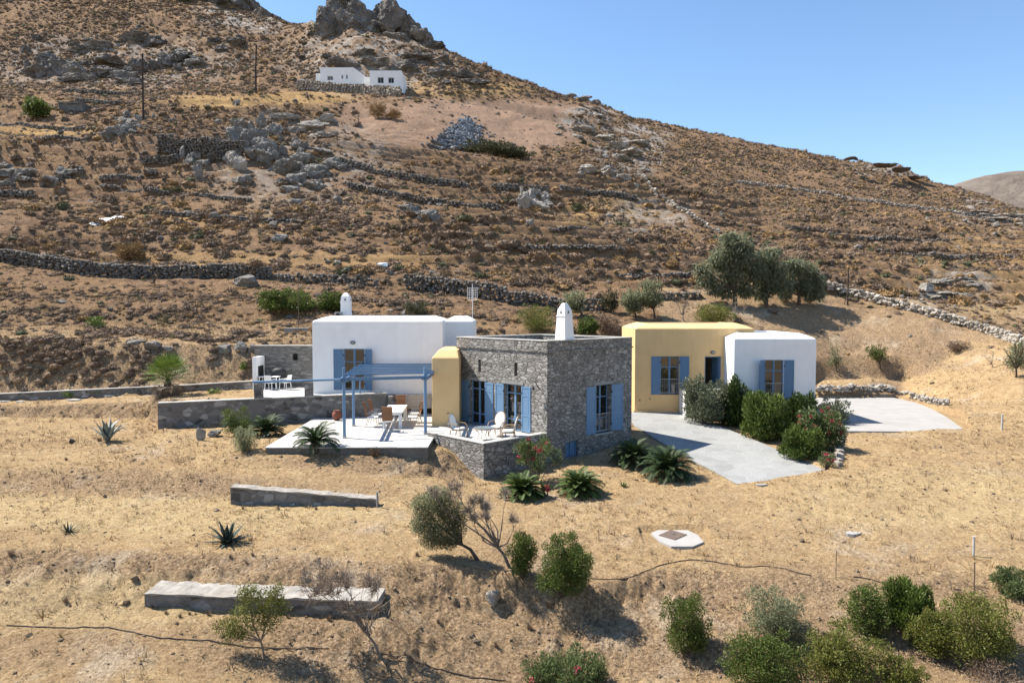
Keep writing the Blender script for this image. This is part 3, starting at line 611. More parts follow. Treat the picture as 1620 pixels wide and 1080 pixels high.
# ------------------------------------------------------------------ left white house
R1 = thing('white_house', 'long white flat roofed house with one blue shuttered window, behind the pergola', 'house', (0, 0, 0))
D1 = 40.6; zt = 1.15
wx = [npx(p, D1) for p in (543, 576.3)]
f = block_house(R1, -11.16, -3.88, D1, 45.2, .7, 5.13, [(wx[0], wx[1], 1.30, 3.63)], 'white', rise=.33, inset=.8)
fw = Fr((0, D1, 0), (1, 0, 0))
window(R1, fw, wx[0], wx[1], 1.30, 3.63, .5, rails=(.3, .68))
shutter(R1, fw, wx[0]-.56, 1.32, .56, 2.29, 0, 'r', 'blue'); shutter(R1, fw, wx[1]+.02, 1.32, .56, 2.29, math.radians(-38), 'l', 'blue')
bulkhead(R1, fw, npx(558, D1), 3.97)
chimney(R1, npx(548.5, 43.5), 43.4, 5.0, 6.82, .56, .53, 0, False)
b = MB(); soft = (-3.9, -2.28, 42.6, 46.2); 
f2 = Fr((-3.9, 42.6, 0), (1, 0, 0)); wall_open(b, f2, 1.64, .3, .7, 5.1, []); wall_open(b, Fr((-2.26, 42.9, 0), (0, 1, 0)), 3.0, .3, .7, 5.1, []); wall_open(b, Fr((-2.26, 46.2, 0), (-1, 0, 0)), 1.64, .3, .7, 5.1, [])
b.build('wing_wall', M['white'], R1)
soft_roof(R1, -3.93, -2.26, 42.6, 46.2, 5.1, .33, .5, 'white', 'wing_parapet')
ac = thing('air_conditioner', 'small grey air conditioning unit on the white roof beside its chimney', 'air conditioner', (npx(536.5, 43.1), 43.0, 5.25))
b = MB(); b.box((-.2, -.14, .03), (.2, .14, .42)); b.build('casing', M['grey'], ac, bevel=.02)
b = MB(); an = np.arange(18)*2*math.pi/18
b.rings([[(-.03+.13*math.cos(t), -.142, .225+.13*math.sin(t)) for t in an], [(-.03+.13*math.cos(t), -.15, .225+.13*math.sin(t)) for t in an]], True); b.build('fan_grille', M['black'], ac)
b = MB(); b.box((-.18, -.12, 0), (-.12, .12, .03)); b.box((.12, -.12, 0), (.18, .12, .03)); b.build('bracket', M['steel'], ac)
# ------------------------------------------------------------------ yellow link block
ly = thing('yellow_block', 'narrow ochre yellow plastered block between the pergola and the stone house', 'outbuilding', (-3.3, 36.1, 0))
b = MB(); b.rings([rrect(-.70, .68, 0, 3.9, -.3, .04), rrect(-.69, .67, 0, 3.9, 3.38, .04), rrect(-.67, .65, .03, 3.9, 3.43, .05), rrect(-.40, .58, .45, 3.8, 3.78, .12), rrect(-.32, .5, .55, 3.7, 3.80, .12)], True)
b.build('wall', M['yellow'], ly)
b = MB(); b.tube([(.20, -.02, .30), (.20, -.06, .30), (.20, -.06, .62)], .025, 6); b.tube([(.2, -.06, .62), (.12, -.10, .68), (.08, -.12, .64)], .02, 6); b.build('garden_tap', M['black'], ly)
# ------------------------------------------------------------------ stone house
R2 = thing('stone_house', 'grey rubble stone house with blue shutters and a flat parapet roof, at the centre', 'house', (0, 0, 0))
LL, LU, ZP = 6.55, 6.25, 4.36
fl = Fr(SH(0, LL), -Lv)            # sunlit left face: a runs from its far left end to the corner
fr_ = Fr(SH(0, 0), U)              # shaded right face
def sa(s): return LL-s
ops_l = [(sa(5.52), sa(4.32), .0, 2.25), (sa(2.91), sa(1.69), .0, 2.25), (sa(4.83), sa(4.63), 2.68, 3.32), (sa(2.19), sa(1.99), 2.65, 3.29)]
ops_r = [(3.42, 4.58, -.27, 2.12), (1.25, 2.15, -1.15, -.40)]
b = MB()
wall_open(b, fl, LL, .55, -1.5, 3.86, ops_l); wall_open(b, Fr(SH(.55, 0), U), LU-.55, .55, -1.5, 3.86, [(o[0]-.55, o[1]-.55, o[2], o[3]) for o in ops_r])
wall_open(b, Fr(SH(LU, .55), Lv), LL-.55, .55, -1.5, 3.86, []); wall_open(b, Fr(SH(LU-.55, LL), -U), LU-1.1, .55, -1.5, 3.86, [])
b.build('wall', M['stone'], R2)
# parapet above a drip course
b = MB()
for fr1, L in ((fl, LL), (fr_, LU), (Fr(SH(LU, 0), Lv), LL), (Fr(SH(LU, LL), -U), LU)):
    fr1.box(b, .36, L, -.36, .0, 3.93, ZP)
b.build('parapet', M['stone'], R2)
b = MB()
for fr1, L in ((fl, LL), (fr_, LU), (Fr(SH(LU, 0), Lv), LL), (Fr(SH(LU, LL), -U), LU)):
    fr1.box(b, .5, L+.05, -.5, .05, 3.863, 3.928)
b.build('drip_course', M['stoneflat'], R2)
b = MB()
for fr1, L in ((fl, LL), (fr_, LU), (Fr(SH(LU, 0), Lv), LL), (Fr(SH(LU, LL), -U), LU)):
    fr1.box(b, .40, L+.02, -.40, .02, ZP+.002, ZP+.05)
b.build('coping', M['cope'], R2, bevel=.012)
b = MB(); q = [SH(.3, .3), SH(LU-.3, .3), SH(LU-.3, LL-.3), SH(.3, LL-.3)]; b.hexa([p+np.array([0,0,3.6]) for p in q]+[p+np.array([0,0,3.8]) for p in q]); b.build('roof', M['grey'], R2)
b = MB(); q = [SH(.2, .2), SH(LU-.2, .2), SH(LU-.2, LL-.2), SH(.2, LL-.2)]; b.hexa([p+np.array([0,0,-.5]) for p in q]+[p+np.array([0,0,-.29]) for p in q]); b.build('floor_slab', M['grey'], R2)
for s0, s1 in ((5.52, 4.32), (2.91, 1.69)):
    dw = window(R2, fl, sa(s0), sa(s1), .0, 2.25, .5, 'french_door', (.24, .80), 'bluelight', .18)
    b = MB(); fl.box(b, sa(s0)-.15, sa(s1)+.15, -.2, .03, 2.252, 2.38); b.build('lintel', M['grey'], R2)
shutter(R2, fl, sa(6.14), .05, .61, 2.15, 0, 'r'); shutter(R2, fl, sa(4.31), .05, .61, 2.15, 0, 'l')
shutter(R2, fl, sa(3.53), .05, .61, 2.15, 0, 'r'); shutter(R2, fl, sa(1.68), .05, .61, 2.15, 0, 'l')
for s, z0 in ((4.73, 2.68), (2.09, 2.65)):
    b = MB(); fl.box(b, sa(s)-.095, sa(s)+.095, -.35, -.30, z0+.01, z0+.63); b.build('vent_slit', M['dark'], R2)
window(R2, fr_, 3.42, 4.58, -.27, 2.12, .5, 'window', (.3, .74), 'blue', .25, True)
b = MB(); fr_.box(b, 3.35, 4.65, -.3, .05, -.34, -.274); b.build('sill', M['cope'], R2, bevel=.01)
b = MB(); fr_.box(b, 3.25, 4.75, -.2, .025, 2.122, 2.26); b.build('lintel', M['grey'], R2)
shutter(R2, fr_, 2.70, -.22, .72, 2.30, 0, 'r', 'bluelight'); shutter(R2, fr_, 4.60, -.22, .72, 2.30, math.radians(-14), 'l', 'bluelight')
bw = MB(); fr_.box(bw, 1.26, 2.14, -.22, -.16, -1.14, -.41); fr_.box(bw, 1.26, 1.34, -.16, -.12, -1.14, -.41); fr_.box(bw, 2.06, 2.14, -.16, -.12, -1.14, -.41); fr_.box(bw, 1.66, 1.74, -.16, -.12, -1.14, -.41)
bw.build('cellar_shutter', M['blue'], R2)
b = MB(); fr_.box(b, .2, LU, .0, .85, -1.6, -1.22); b.build('footing_ledge', M['grey'], R2)
# hooked wall lamp between the door and the corner
b = MB(); x = sa(.62); b.tube([fl.p(x, 0, 2.25), fl.p(x, .10, 2.45), fl.p(x, .22, 2.50), fl.p(x, .30, 2.42), fl.p(x, .31, 2.28)], .018, 6)
b.rings([[fl.p(x+.03*math.cos(t), .31+.03*math.sin(t), 2.28) for t in an], [fl.p(x+.11*math.cos(t), .31+.11*math.sin(t), 2.14) for t in an]], False); b.build('wall_lamp', M['black'], R2)
cc = SH(1.6, .42); chimney(R2, cc[0], cc[1], ZP-.1, 6.12, .66, .50, TH, True)
# ------------------------------------------------------------------ yellow house and right white house
R3 = thing('yellow_house', 'ochre yellow flat roofed house with a blue shuttered window and a dark doorway', 'house', (0, 0, 0))
D3 = 44.0; a0, a1 = npx(1045.5, D3), npx(1075.3, D3); d0, d1 = npx(1115.5, D3), npx(1141.5, D3)
block_house(R3, 7.46, 14.65, D3, 49.3, -.7, 4.63, [(a0, a1, .65, 2.99), (d0, d1, .58, 2.99)], 'yellow', rise=.36, inset=.8)
f3 = Fr((0, D3, 0), (1, 0, 0)); window(R3, f3, a0, a1, .65, 2.99, .5, rails=(.72,), bars=True)
shutter(R3, f3, a0-.56, .66, .56, 2.32, 0, 'r', 'blue'); shutter(R3, f3, a1+.02, .66, .56, 2.32, math.radians(-12), 'l', 'blue')
bulkhead(R3, f3, npx(1128.5, D3), 3.22)
b = MB(); f3.box(b, d0+.003, d0+.07, -.2, -.1, .58, 2.987); f3.box(b, d1-.07, d1-.003, -.2, -.1, .58, 2.987); f3.box(b, d0+.07, d1-.07, -.2, -.1, 2.92, 2.987); b.build('door_frame', M['blue'], R3)
b = shutter_mb(.86, 2.3); o = b.build('door', M['blue'], R3); o.location = f3.p(d1-.08, -.22, .6); o.rotation_euler = (0, 0, math.radians(68))
o.location = Vector(f3.p(d1-.09, -.2, .6)); o.rotation_euler = (0, 0, math.radians(100))
h = MB(); h.tube([(.70, -.06, 1.0), (.70, -.10, 1.0), (.60, -.10, 1.0)], .014, 6); h.build('handle', M['steel'], o)
b = MB()
for px_, z in ((1013, .35), (1029, .45)):
    x = npx(px_, D3); b.tube([(x, D3, z), (x, D3-.07, z), (x, D3-.09, z-.1)], .025, 6)
b.build('water_spout', M['rust'], R3)
b = MB(); b.box((7.4, D3-.07, -.8), (10.3, D3-.003, -.28)); b.build('plinth', M['yellow'], R3)
R4 = thing('guest_house', 'small white flat roofed cube house with one blue shuttered window, beside the parking area', 'house', (0, 0, 0))
D4 = 42.0; a0, a1 = npx(1211.4, D4), npx(1241, D4)
block_house(R4, 12.86, 17.6, D4, 48.5, -.8, 4.1, [(a0, a1, .6, 2.91)], 'white', rise=.34, inset=.7)
f4 = Fr((0, D4, 0), (1, 0, 0)); window(R4, f4, a0, a1, .6, 2.91, .5, rails=(.72,), bars=True)
shutter(R4, f4, a0-.55, .6, .55, 2.3, math.radians(40), 'r', 'blue'); shutter(R4, f4, a1+.02, .6, .55, 2.3, math.radians(-8), 'l', 'blue')
# landing wall in front of the yellow house door
lw = thing('landing_wall', 'low white capped stone wall in front of the yellow house doorway', 'wall', (0, 0, 0))
b = MB(); b.box((10.24, 42.3, -.9), (12.82, 42.7, 1.06)); b.build('wall', M['stoneflat'], lw)
b = MB(); b.box((10.18, 42.25, 1.062), (12.84, 42.75, 1.15)); b.build('coping', M['cope'], lw, bevel=.015)
b = MB(); b.box((10.16, 42.27, -.9), (10.236, 43.97, 1.06)); b.build('white_end', M['white'], lw)
b = MB(); b.box((10.24, 42.71, -.9), (12.82, 43.98, .56)); tag(b.build('landing', M['paving']), kind='structure')
# ------------------------------------------------------------------ patio, terrace, walls round them
b = MB(); zb = -.30
top = [Pz(424, 707, 0), Pz(683.5, 706.5, 0)]
tl = top[0]; tr = np.array([SH(-3.85, 3.9)[0]+.3, top[1][1], 0])
poly = [(-10.42, tl[1]), (tr[0], tr[1]), tuple(SH(-3.7, 3.62)[:2]), tuple(SH(-3.7, .15)[:2]), tuple(SH(-.0, .15)[:2]), tuple(SH(0, LL)[:2]), (-2.9, 40.58), (-10.6, 40.0)]
b.add([(x, y, -.9) for x, y in poly]+[(x, y, -.045) for x, y in poly], [list(range(7, -1, -1)), list(range(8, 16))]+[[i, (i+1) % 8, (i+1) % 8+8, i+8] for i in range(8)])
pt = b.build('patio', M['slab_edge']); pt['kind'] = 'structure'
b = MB(); pc = np.mean(poly, axis=0); big = [(pc[0]+(x-pc[0])*1.004, pc[1]+(y-pc[1])*1.004-(.04 if y < 31.5 else 0)) for x, y in poly]
b.add([(x, y, -.043) for x, y in big]+[(x, y, .0) for x, y in big], [list(range(7, -1, -1)), list(range(8, 16))]+[[i, (i+1) % 8, (i+1) % 8+8, i+8] for i in range(8)])
pp = b.build('patio_paving', M['paving']); pp['kind'] = 'structure'
def bar_wall(name, label, A, B, th, zb0, zt0, zt1, mat, inward, cope=.05, cat='wall', capmat='cope', over=.02, extra=None):
    r = thing(name, label, cat); A = np.array(A, float)[:2]; B = np.array(B, float)[:2]; d = B-A; L = np.linalg.norm(d); u = np.array([*(d/L), 0])
    fr1 = Fr((A[0], A[1], 0), u); s = -1 if inward else 1
    b = MB(); p = fr1.p; b.hexa([p(0,0,zb0),p(L,0,zb0),p(L,-th,zb0),p(0,-th,zb0),p(0,0,zt0),p(L,0,zt1),p(L,-th,zt1),p(0,-th,zt0)]); b.build('wall', M[mat], r)
    if cope:
        b = MB(); o_ = over; b.hexa([p(-o_,o_,zt0+.002),p(L+o_,o_,zt1+.002),p(L+o_,-th-o_,zt1+.002),p(-o_,-th-o_,zt0+.002),p(-o_,o_,zt0+cope),p(L+o_,o_,zt1+cope),p(L+o_,-th-o_,zt1+cope),p(-o_,-th-o_,zt0+cope)])
        b.build('coping', M[capmat], r, bevel=.012)
    return r, fr1
TC = SH(-3.85, 0); TLf = SH(-3.85, 3.9)
tw = thing('terrace_wall', 'low rubble parapet wall round the corner of the stone house terrace', 'wall')
b = MB(); f5 = Fr(TLf, -Lv); f5.box(b, 0, 3.9, -.32, 0, -1.9, .15); f6 = Fr(TC, U); f6.box(b, .322, 3.845, -.32, 0, -1.9, .15); b.build('wall', M['stone'], tw)
b = MB(); f5.box(b, -.02, 3.92, -.34, .02, .152, .20); f6.box(b, .345, 3.845, -.34, .02, .152, .20); b.build('coping', M['cope'], tw, bevel=.01)
# raised terrace in front of the white house with pillars and a blue rail
A_, B_ = Pd(250, 675, 37.2), Pd(612, 660, 39.5)
rw, f7 = bar_wall('terrace_retaining_wall', 'long grey stone retaining wall below the white house terrace, carrying a blue rail', A_, B_, .45, -.7, .98, 1.24, 'wallgrey', True, .05)
Lw = np.linalg.norm((B_-A_)[:2])
for p0, p1 in ((399.5, 413), (480.6, 494.5)):
    t0 = Lw*(p0-250)/(612-250)*.985; t1 = Lw*(p1-250)/(612-250)*.985
    b = MB(); f7.box(b, t0, t1, -.43, .004, .9, 1.92); b.build('pillar', M['wallgrey'], rw)
b = MB(); t0 = Lw*(397-250)/362*.985; t1 = Lw*(574-250)/362*.985
b.tube([f7.p(t0, -.2, 1.985), f7.p(t1, -.2, 2.05)], .065, 10)
b.build('rail', M['bluelight'], rw)
b = MB(); b.tube([f7.p(t1-.05, -.2, 1.2), f7.p(t1-.05, -.2, 2.0)], .045, 8); b.build('rail_post', M['bluelight'], rw)
b = MB(); tp = [f7.p(t0*.99, -.44, 0), f7.p(Lw-.02, -.44, 0), np.array([-3.95, 40.59, 0]), np.array([-11.16, 40.59, 0]), np.array([-11.16, 44.3, 0]), np.array([-15.3, 44.3, 0])]
b.add([(p[0], p[1], .3) for p in tp]+[(p[0], p[1], 1.10) for p in tp], [list(range(5, -1, -1)), list(range(6, 12))]+[[i, (i+1) % 6, (i+1) % 6+6, i+6] for i in range(6)])
tt = b.build('terrace', M['paving']); tt['kind'] = 'structure'
st = thing('patio_steps', 'short flight of pale stone steps between the patio and the raised terrace', 'steps', (B_[0]+.05, B_[1]-.1, 0))
for i in range(4):
    b = MB(); b.box((.05+.27*i, -.15, .0), (.05+.27*(i+1)-.002, .75, 1.12-.28*i)); b.build('step', M['stoneflat'], st)
# outdoor kitchen wall
kw = thing('kitchen_wall', 'tall grey stone screen wall with a small square niche, left of the white house', 'wall')
f8 = Fr((npx(402, 44.4), 44.4, 0), (1, 0, 0)); Lk = -11.3-npx(402, 44.4); b = MB(); n0 = npx(466, 44.4)-npx(402, 44.4)
wall_open(b, f8, Lk, .4, .8, 3.58, [(n0-.17, n0+.17, 2.72, 3.12)]); b.build('wall', M['stoneflat'], kw)
b = MB(); f8.box(b, n0-.17, n0+.17, -.39, -.3, 2.722, 3.118); b.build('niche_back', M['dark'], kw)
b = MB(); f8.box(b, -.03, Lk, -.43, .03, 3.582, 3.64); b.build('coping', M['cope'], kw, bevel=.01)
x0 = npx(402, 43.2)
b = MB(); b.box((-15.4, 43.0, .9), (-15.15, 44.39, 3.0)); b.build('white_side_wall', M['white'], kw)
b = MB(); b.box((-15.149, 43.25, 1.5), (-15.11, 44.1, 2.45)); b.build('wall_hatch', M['black'], kw)
# ------------------------------------------------------------------ pergola
pg = thing('pergola', 'blue painted timber pergola over the white dining table', 'pergola')
FL, FR_, RL, RR = np.array([-7.6,32.75,0]), np.array([-4.05,33.8,0]), np.array([-8.32,40.45,0]), np.array([-4.02,40.5,0])
ML = FL+(RL-FL)*.44
ux = (FR_-FL)/np.linalg.norm(FR_-FL)
for P_, h_ in ((FL, 3.2), (FR_, 3.12), (ML, 2.74)):
    fq = Fr(P_, ux); b = MB(); fq.box(b, -.065, .065, -.065, .065, .05, h_); o = b.build('post', M['bluelight'], pg, bevel=.012)
    b = MB(); fq.box(b, -.085, .085, -.085, .085, .0, .10); b.build('post_shoe', M['steel'], o)
for A, Bq in ((FL, RL), (FR_, RR)):
    d = (Bq-A)/np.linalg.norm(Bq-A); fq = Fr(A, d); L = np.linalg.norm(Bq-A)
    for s in (-.112, .112):
        b = MB(); fq.box(b, -.25, L-.0, s-.03, s+.03, 2.56, 2.74); b.build('side_beam', M['blue'], pg)
for i in range(1, 8):
    t = i/7.0; A = FL+(RL-FL)*(.005+.985*t); Bq = FR_+(RR-FR_)*(.005+.985*t); d = (Bq-A)/np.linalg.norm(Bq-A); fq = Fr(A, d); L = np.linalg.norm(Bq-A)
    b = MB(); o_ = .18 if i else .10; fq.box(b, -o_, L+o_, -.04, .04, 2.745, 2.815); b.build('rafter', M['blue'], pg)
b = MB(); fq = Fr(FL, ux); fq.box(b, -.1, np.linalg.norm(FR_-FL)+.12, .068, .12, 2.60, 2.74); b.build('front_beam', M['blue'], pg)
# ------------------------------------------------------------------ dining set
tb_ = thing('dining_table', 'long white painted dining table under the pergola', 'table', (-5.95, 36.75, 0.0), math.radians(3))
b = MB(); b.box((-.5, -1.4, .74), (.5, 1.4, .80)); b.build('table_top', M['wtable'], tb_, bevel=.01)
b = MB(); b.box((-.42, -1.3, .64), (.42, -1.26, .738)); b.box((-.42, 1.26, .64), (.42, 1.3, .738)); b.box((-.44, -1.255, .64), (-.40, 1.255, .738)); b.box((.40, -1.255, .64), (.44, 1.255, .738)); b.build('apron', M['wtable'], tb_)
for x in (-.40, .40):
    for y in (-1.25, 1.25):
        b = MB(); b.box((x-.075, y-.075, 0), (x+.075, y+.075, .638)); b.build('leg', M['wtable'], tb_)
def dining_chair():
    r = thing('dining_chair', 'x', 'chair', (0, 0, 0), 0, 'tan backed dining chairs round the white table')
    b = MB(); b.rings([rrect(-.25, .25, -.25, .25, z, .06) for z in (.43, .49)], True, closed_bottom=True); b.build('seat', M['cushion'], r)
    b = MB(); W = .25; zs = np.linspace(.50, 1.18, 8); yb = .24+.20*((zs-.5)/.68)+.03*np.sin((zs-.5)/.68*math.pi*2)
    for k in range(7):
        b.hexa([(-W, yb[k]+.03, zs[k]), (W, yb[k]+.03, zs[k]), (W, yb[k], zs[k]), (-W, yb[k], zs[k])]+[(-W, yb[k+1]+.03, zs[k+1]), (W, yb[k+1]+.03, zs[k+1]), (W, yb[k+1], zs[k+1]), (-W, yb[k+1], zs[k+1])])
    b.tube([(-W, yb[-1]+.015, 1.18), (W, yb[-1]+.015, 1.18)], .035, 8)
    b.build('backrest', M['leather'], r)
    for sx in (-1, 1):
        b = MB(); b.tube([(sx*.23, -.21, .44), (sx*.25, -.27, .0)], .014, 6); b.build('leg', M['steel'], r)
        b = MB(); b.tube([(sx*.23, .20, .44), (sx*.25, .32, .0)], .014, 6); b.build('leg', M['steel'], r)
        b = MB(); b.tube([(sx*.255, .28, .68), (sx*.27, .0, .68), (sx*.27, -.18, .67), (sx*.26, -.22, .44)], .015, 6); b.build('arm', M['steel'], r)
    return r
tp_ = np.array([-5.95, 36.75])
spots = [((-.98, -.75), -90, 'nearer tan dining chair on the left side of the white table'), ((-.95, .35), -84, 'farther tan dining chair on the left side of the white table'),
         ((.0, -1.95), 180, 'tan dining chair at the near end of the white table, its back to the viewer'), ((.98, -.55), 90, 'nearer tan dining chair on the right side of the white table'),
         ((.97, .55), 84, 'farther tan dining chair on the right side of the white table'), ((-.05, 1.9), 0, 'tan dining chair at the far end of the white table, facing the viewer')]
# chair faces -y at rz=0 (backrest at +y)
ch0 = dining_chair()
for i, ((x, y), a, lab) in enumerate(spots):
    o = ch0 if i == 0 else dup(ch0)
    rz = {-90: math.radians(90), -84: math.radians(84), 180: math.radians(180), 90: math.radians(-90), 84: math.radians(-84), 0: 0}[a]
    o.location = (tp_[0]+x, tp_[1]+y, 0); o.rotation_euler = (0, 0, rz); o['label'] = lab
# ------------------------------------------------------------------ glass topped table and wicker chairs on the terrace
def TT(a, l): return TC+U*a+Lv*l
gt = thing('round_table', 'low round glass topped wicker table among the white cushioned chairs', 'table', TT(1.2, 1.35))
an24 = np.arange(28)*2*math.pi/28
b = MB(); b.rings([[(.46*math.cos(t), .46*math.sin(t), z) for t in an24] for z in (.555, .575)], True, closed_bottom=True); b.build('table_top', plain('smoked_glass', (.22, .25, .27), .12, .05, 3, .02, .6), gt)
b = MB(); b.tube([(.45*math.cos(t), .45*math.sin(t), .54) for t in np.linspace(0, 2*math.pi, 29)], .02, 6, cap=False); b.build('rim', M['wicker'], gt)
for k in range(4):
    t = k*math.pi/2+.4; b = MB(); b.tube([(.40*math.cos(t), .40*math.sin(t), .54), (.22*math.cos(t), .22*math.sin(t), .3), (.36*math.cos(t), .36*math.sin(t), 0)], .018, 6); b.build('leg', M['wicker'], gt)
def wicker_chair():
    r = thing('wicker_chair', 'x', 'chair', (0, 0, 0), 0, 'white cushioned wicker armchairs on the terrace')
    b = MB(); b.rings([rrect(-.27, .27, -.28, .24, z, .12) for z in (.36, .40)], True, closed_bottom=True); b.build('seat', M['wicker'], r)
    b = MB(); b.rings([rrect(-.25, .25, -.26, .2, .402, .11), rrect(-.26, .26, -.27, .21, .44, .12), rrect(-.23, .23, -.24, .18, .48, .10)], True); b.build('cushion', M['cushion'], r, True)
    b = MB(); nn_ = 18; tt_ = np.arange(nn_)*2*math.pi/nn_
    def ov(rx, rz, off): return [(rx*math.cos(t), .24+.16*((.72+rz*math.sin(t))-.42)/.6+off+.12*(rx*math.cos(t))**2*-1, .72+rz*math.sin(t)) for t in tt_]
    b.rings([ov(.20, .28, -.035), ov(.26, .34, -.03), ov(.27, .35, .0), ov(.26, .34, .03), ov(.2, .28, .035)], True, closed_bottom=True); b.build('backrest', M['cushion'], r, True)
    b = MB(); b.tube([(p[0]*1.06, p[1]+.01, .72+(p[2]-.72)*1.05) for p in ov(.27, .35, .0)+ov(.27, .35, 0)[:1]], .022, 6, cap=False); b.build('back_frame', M['wicker'], r)
    for s in (-1, 1):
        b = MB(); b.tube([(s*.29, .30, .66), (s*.34, .1, .66), (s*.35, -.15, .64), (s*.33, -.28, .52), (s*.30, -.28, .0)], .022, 6); b.build('arm', M['wicker'], r)
        b = MB(); b.tube([(s*.26, .24, .38), (s*.28, .32, 0)], .022, 6); b.build('leg', M['wicker'], r)
    return r
w0 = wicker_chair()
for i, (p, face, lab) in enumerate(((TT(.75, 2.6), TT(1.2, 1.35), 'wicker armchair nearest the yellow block, left of the glass table'), (TT(2.35, 1.75), TT(1.2, 1.35), 'round backed wicker armchair behind the glass table, in front of the french doors'), (TT(1.95, .55), TT(1.2, 1.35), 'wicker armchair seen from the side, right of the glass table'))):
    o = w0 if i == 0 else dup(w0); d = face-p; o.location = p; o.rotation_euler = (0, 0, math.atan2(d[0], -d[1])); o['label'] = lab
gb = thing('storage_cushion', 'small blue grey cushioned box on the patio beside the yellow block', 'box', (npx(716, 35.7), 35.7, 0))
b = MB(); b.box((-.24, -.17, .0), (.24, .17, .14)); b.build('base', M['grey'], gb, bevel=.02)
b = MB(); b.box((-.25, -.18, .142), (.25, .18, .22)); b.build('lid', plain('slate_cloth', (.19, .24, .29), .8, .1), gb, bevel=.03)
# pots
def lathe(prof, n=18): 
    b = MB(); t = np.arange(n)*2*math.pi/n; b.rings([[(r*math.cos(a), r*math.sin(a), z) for a in t] for r, z in prof], True, closed_bottom=True); return b
p = Pz(533.5, 664, 0)
pot = thing('clay_jar', 'tall terracotta jar standing against the retaining wall by the pergola', 'jar', (p[0], p[1]-.1, 0))
lathe([(.13, 0), (.21, .14), (.24, .28), (.20, .42), (.14, .49), (.17, .53), (.14, .535), (.11, .47)]).build('body', M['terracotta'], pot, True)
# things by the kitchen wall
tz = 1.10
x_ = npx(428, 43.2)
t2 = thing('garden_table', 'white garden table in front of the stone kitchen wall', 'table', (x_, 43.3, tz))
b = MB(); b.rings([rrect(-.75, .45, -.35, .35, z, .08) for z in (.70, .735)], True, closed_bottom=True); b.build('table_top', M['wtable'], t2)
for sx, sy in ((-.65, -.27), (.36, -.27), (-.65, .27), (.36, .27)):
    b = MB(); b.tube([(sx, sy, .70), (sx*1.02, sy*1.02, 0)], .028, 6); b.build('leg', M['wtable'], t2)
def plastic_chair():
    r = thing('plastic_chair', 'x', 'chair', (0, 0, 0), 0, 'white plastic chairs by the kitchen wall')
    b = MB(); b.rings([rrect(-.24, .24, -.24, .24, z, .07) for z in (.41, .44)], True, closed_bottom=True); b.build('seat', M['wtable'], r)
    b = MB()
    b.hexa([(-.23, .25, .44), (.23, .25, .44), (.23, .22, .44), (-.23, .22, .44), (-.20, .36, .88), (.20, .36, .88), (.20, .33, .88), (-.20, .33, .88)]); b.build('backrest', M['wtable'], r, bevel=.04)
    for sx, sy in ((-.21, -.22), (.21, -.22), (-.21, .22), (.21, .22)):
        b = MB(); b.tube([(sx, sy, .42), (sx*1.1, sy*1.12, 0)], .022, 5); b.build('leg', M['wtable'], r)
    for s in (-1, 1):
        b = MB(); b.tube([(s*.23, .28, .64), (s*.27, .0, .65), (s*.26, -.22, .62), (s*.24, -.23, .42)], .02, 5); b.build('arm', M['wtable'], r)
    return r
pc0 = plastic_chair(); pc0.location = (x_+.15, 42.55, tz); pc0.rotation_euler = (0, 0, math.radians(170)); pc0['label'] = 'white plastic garden chair on the near side of the garden table'
pc1 = dup(pc0, (x_+.95, 42.8, tz), math.radians(-110), label='white plastic garden chair at the right end of the garden table')
bq = thing('covered_barbecue', 'barbecue under a dark cover against the stone kitchen wall', 'barbecue', (npx(441, 43.9), 43.85, tz))
bb = MB(); R = []
for z, r in ((.02, .36), (.3, .38), (.7, .38), (.95, .42), (1.1, .36), (1.2, .2)):
    R.append([(r*1.0*math.cos(t)*(1+.08*math.sin(5*t+z*4)), r*.75*math.sin(t)*(1+.06*math.cos(4*t+z*3)), z) for t in an24])
bb.rings(R, True); bb.build('cover', plain('charcoal_cover', (.025, .025, .03), .6, .2), bq, True)
for sx in (-.25, .25):
    b = MB(); b.tube([(sx, 0, .05), (sx, 0, 0)], .03, 6); b.build('foot', M['steel'], bq)
# path kerb and stepping stones left of the terrace
K = [Pd(p, y-3.5, 43.9) for p, y in ((-260, 640), (0, 627), (150, 620), (300, 613), (398, 607))]
kb = thing('path_kerb', 'long low stone kerb with a pale top along the back of the path', 'kerb')
b = MB(); b2 = MB()
for A, Bq in zip(K[:-1], K[1:]):
    za, zb_ = gz(A[0], A[1])-.3, gz(Bq[0], Bq[1])-.3; ta, tb2 = A[2]+.0, Bq[2]+.0
    b.hexa([(A[0],43.9,za),(Bq[0]-.004,43.9,zb_),(Bq[0]-.004,44.25,zb_),(A[0],44.25,za),(A[0],43.9,ta),(Bq[0]-.004,43.9,tb2),(Bq[0]-.004,44.25,tb2),(A[0],44.25,ta)])
    b2.hexa([(A[0],43.87,ta+.002),(Bq[0]-.004,43.87,tb2+.002),(Bq[0]-.004,44.28,tb2+.002),(A[0],44.28,ta+.002),(A[0],43.87,ta+.05),(Bq[0]-.004,43.87,tb2+.05),(Bq[0]-.004,44.28,tb2+.05),(A[0],44.28,ta+.05)])
b.build('wall', M['wallgrey'], kb); b2.build('coping', M['cope'], kb)
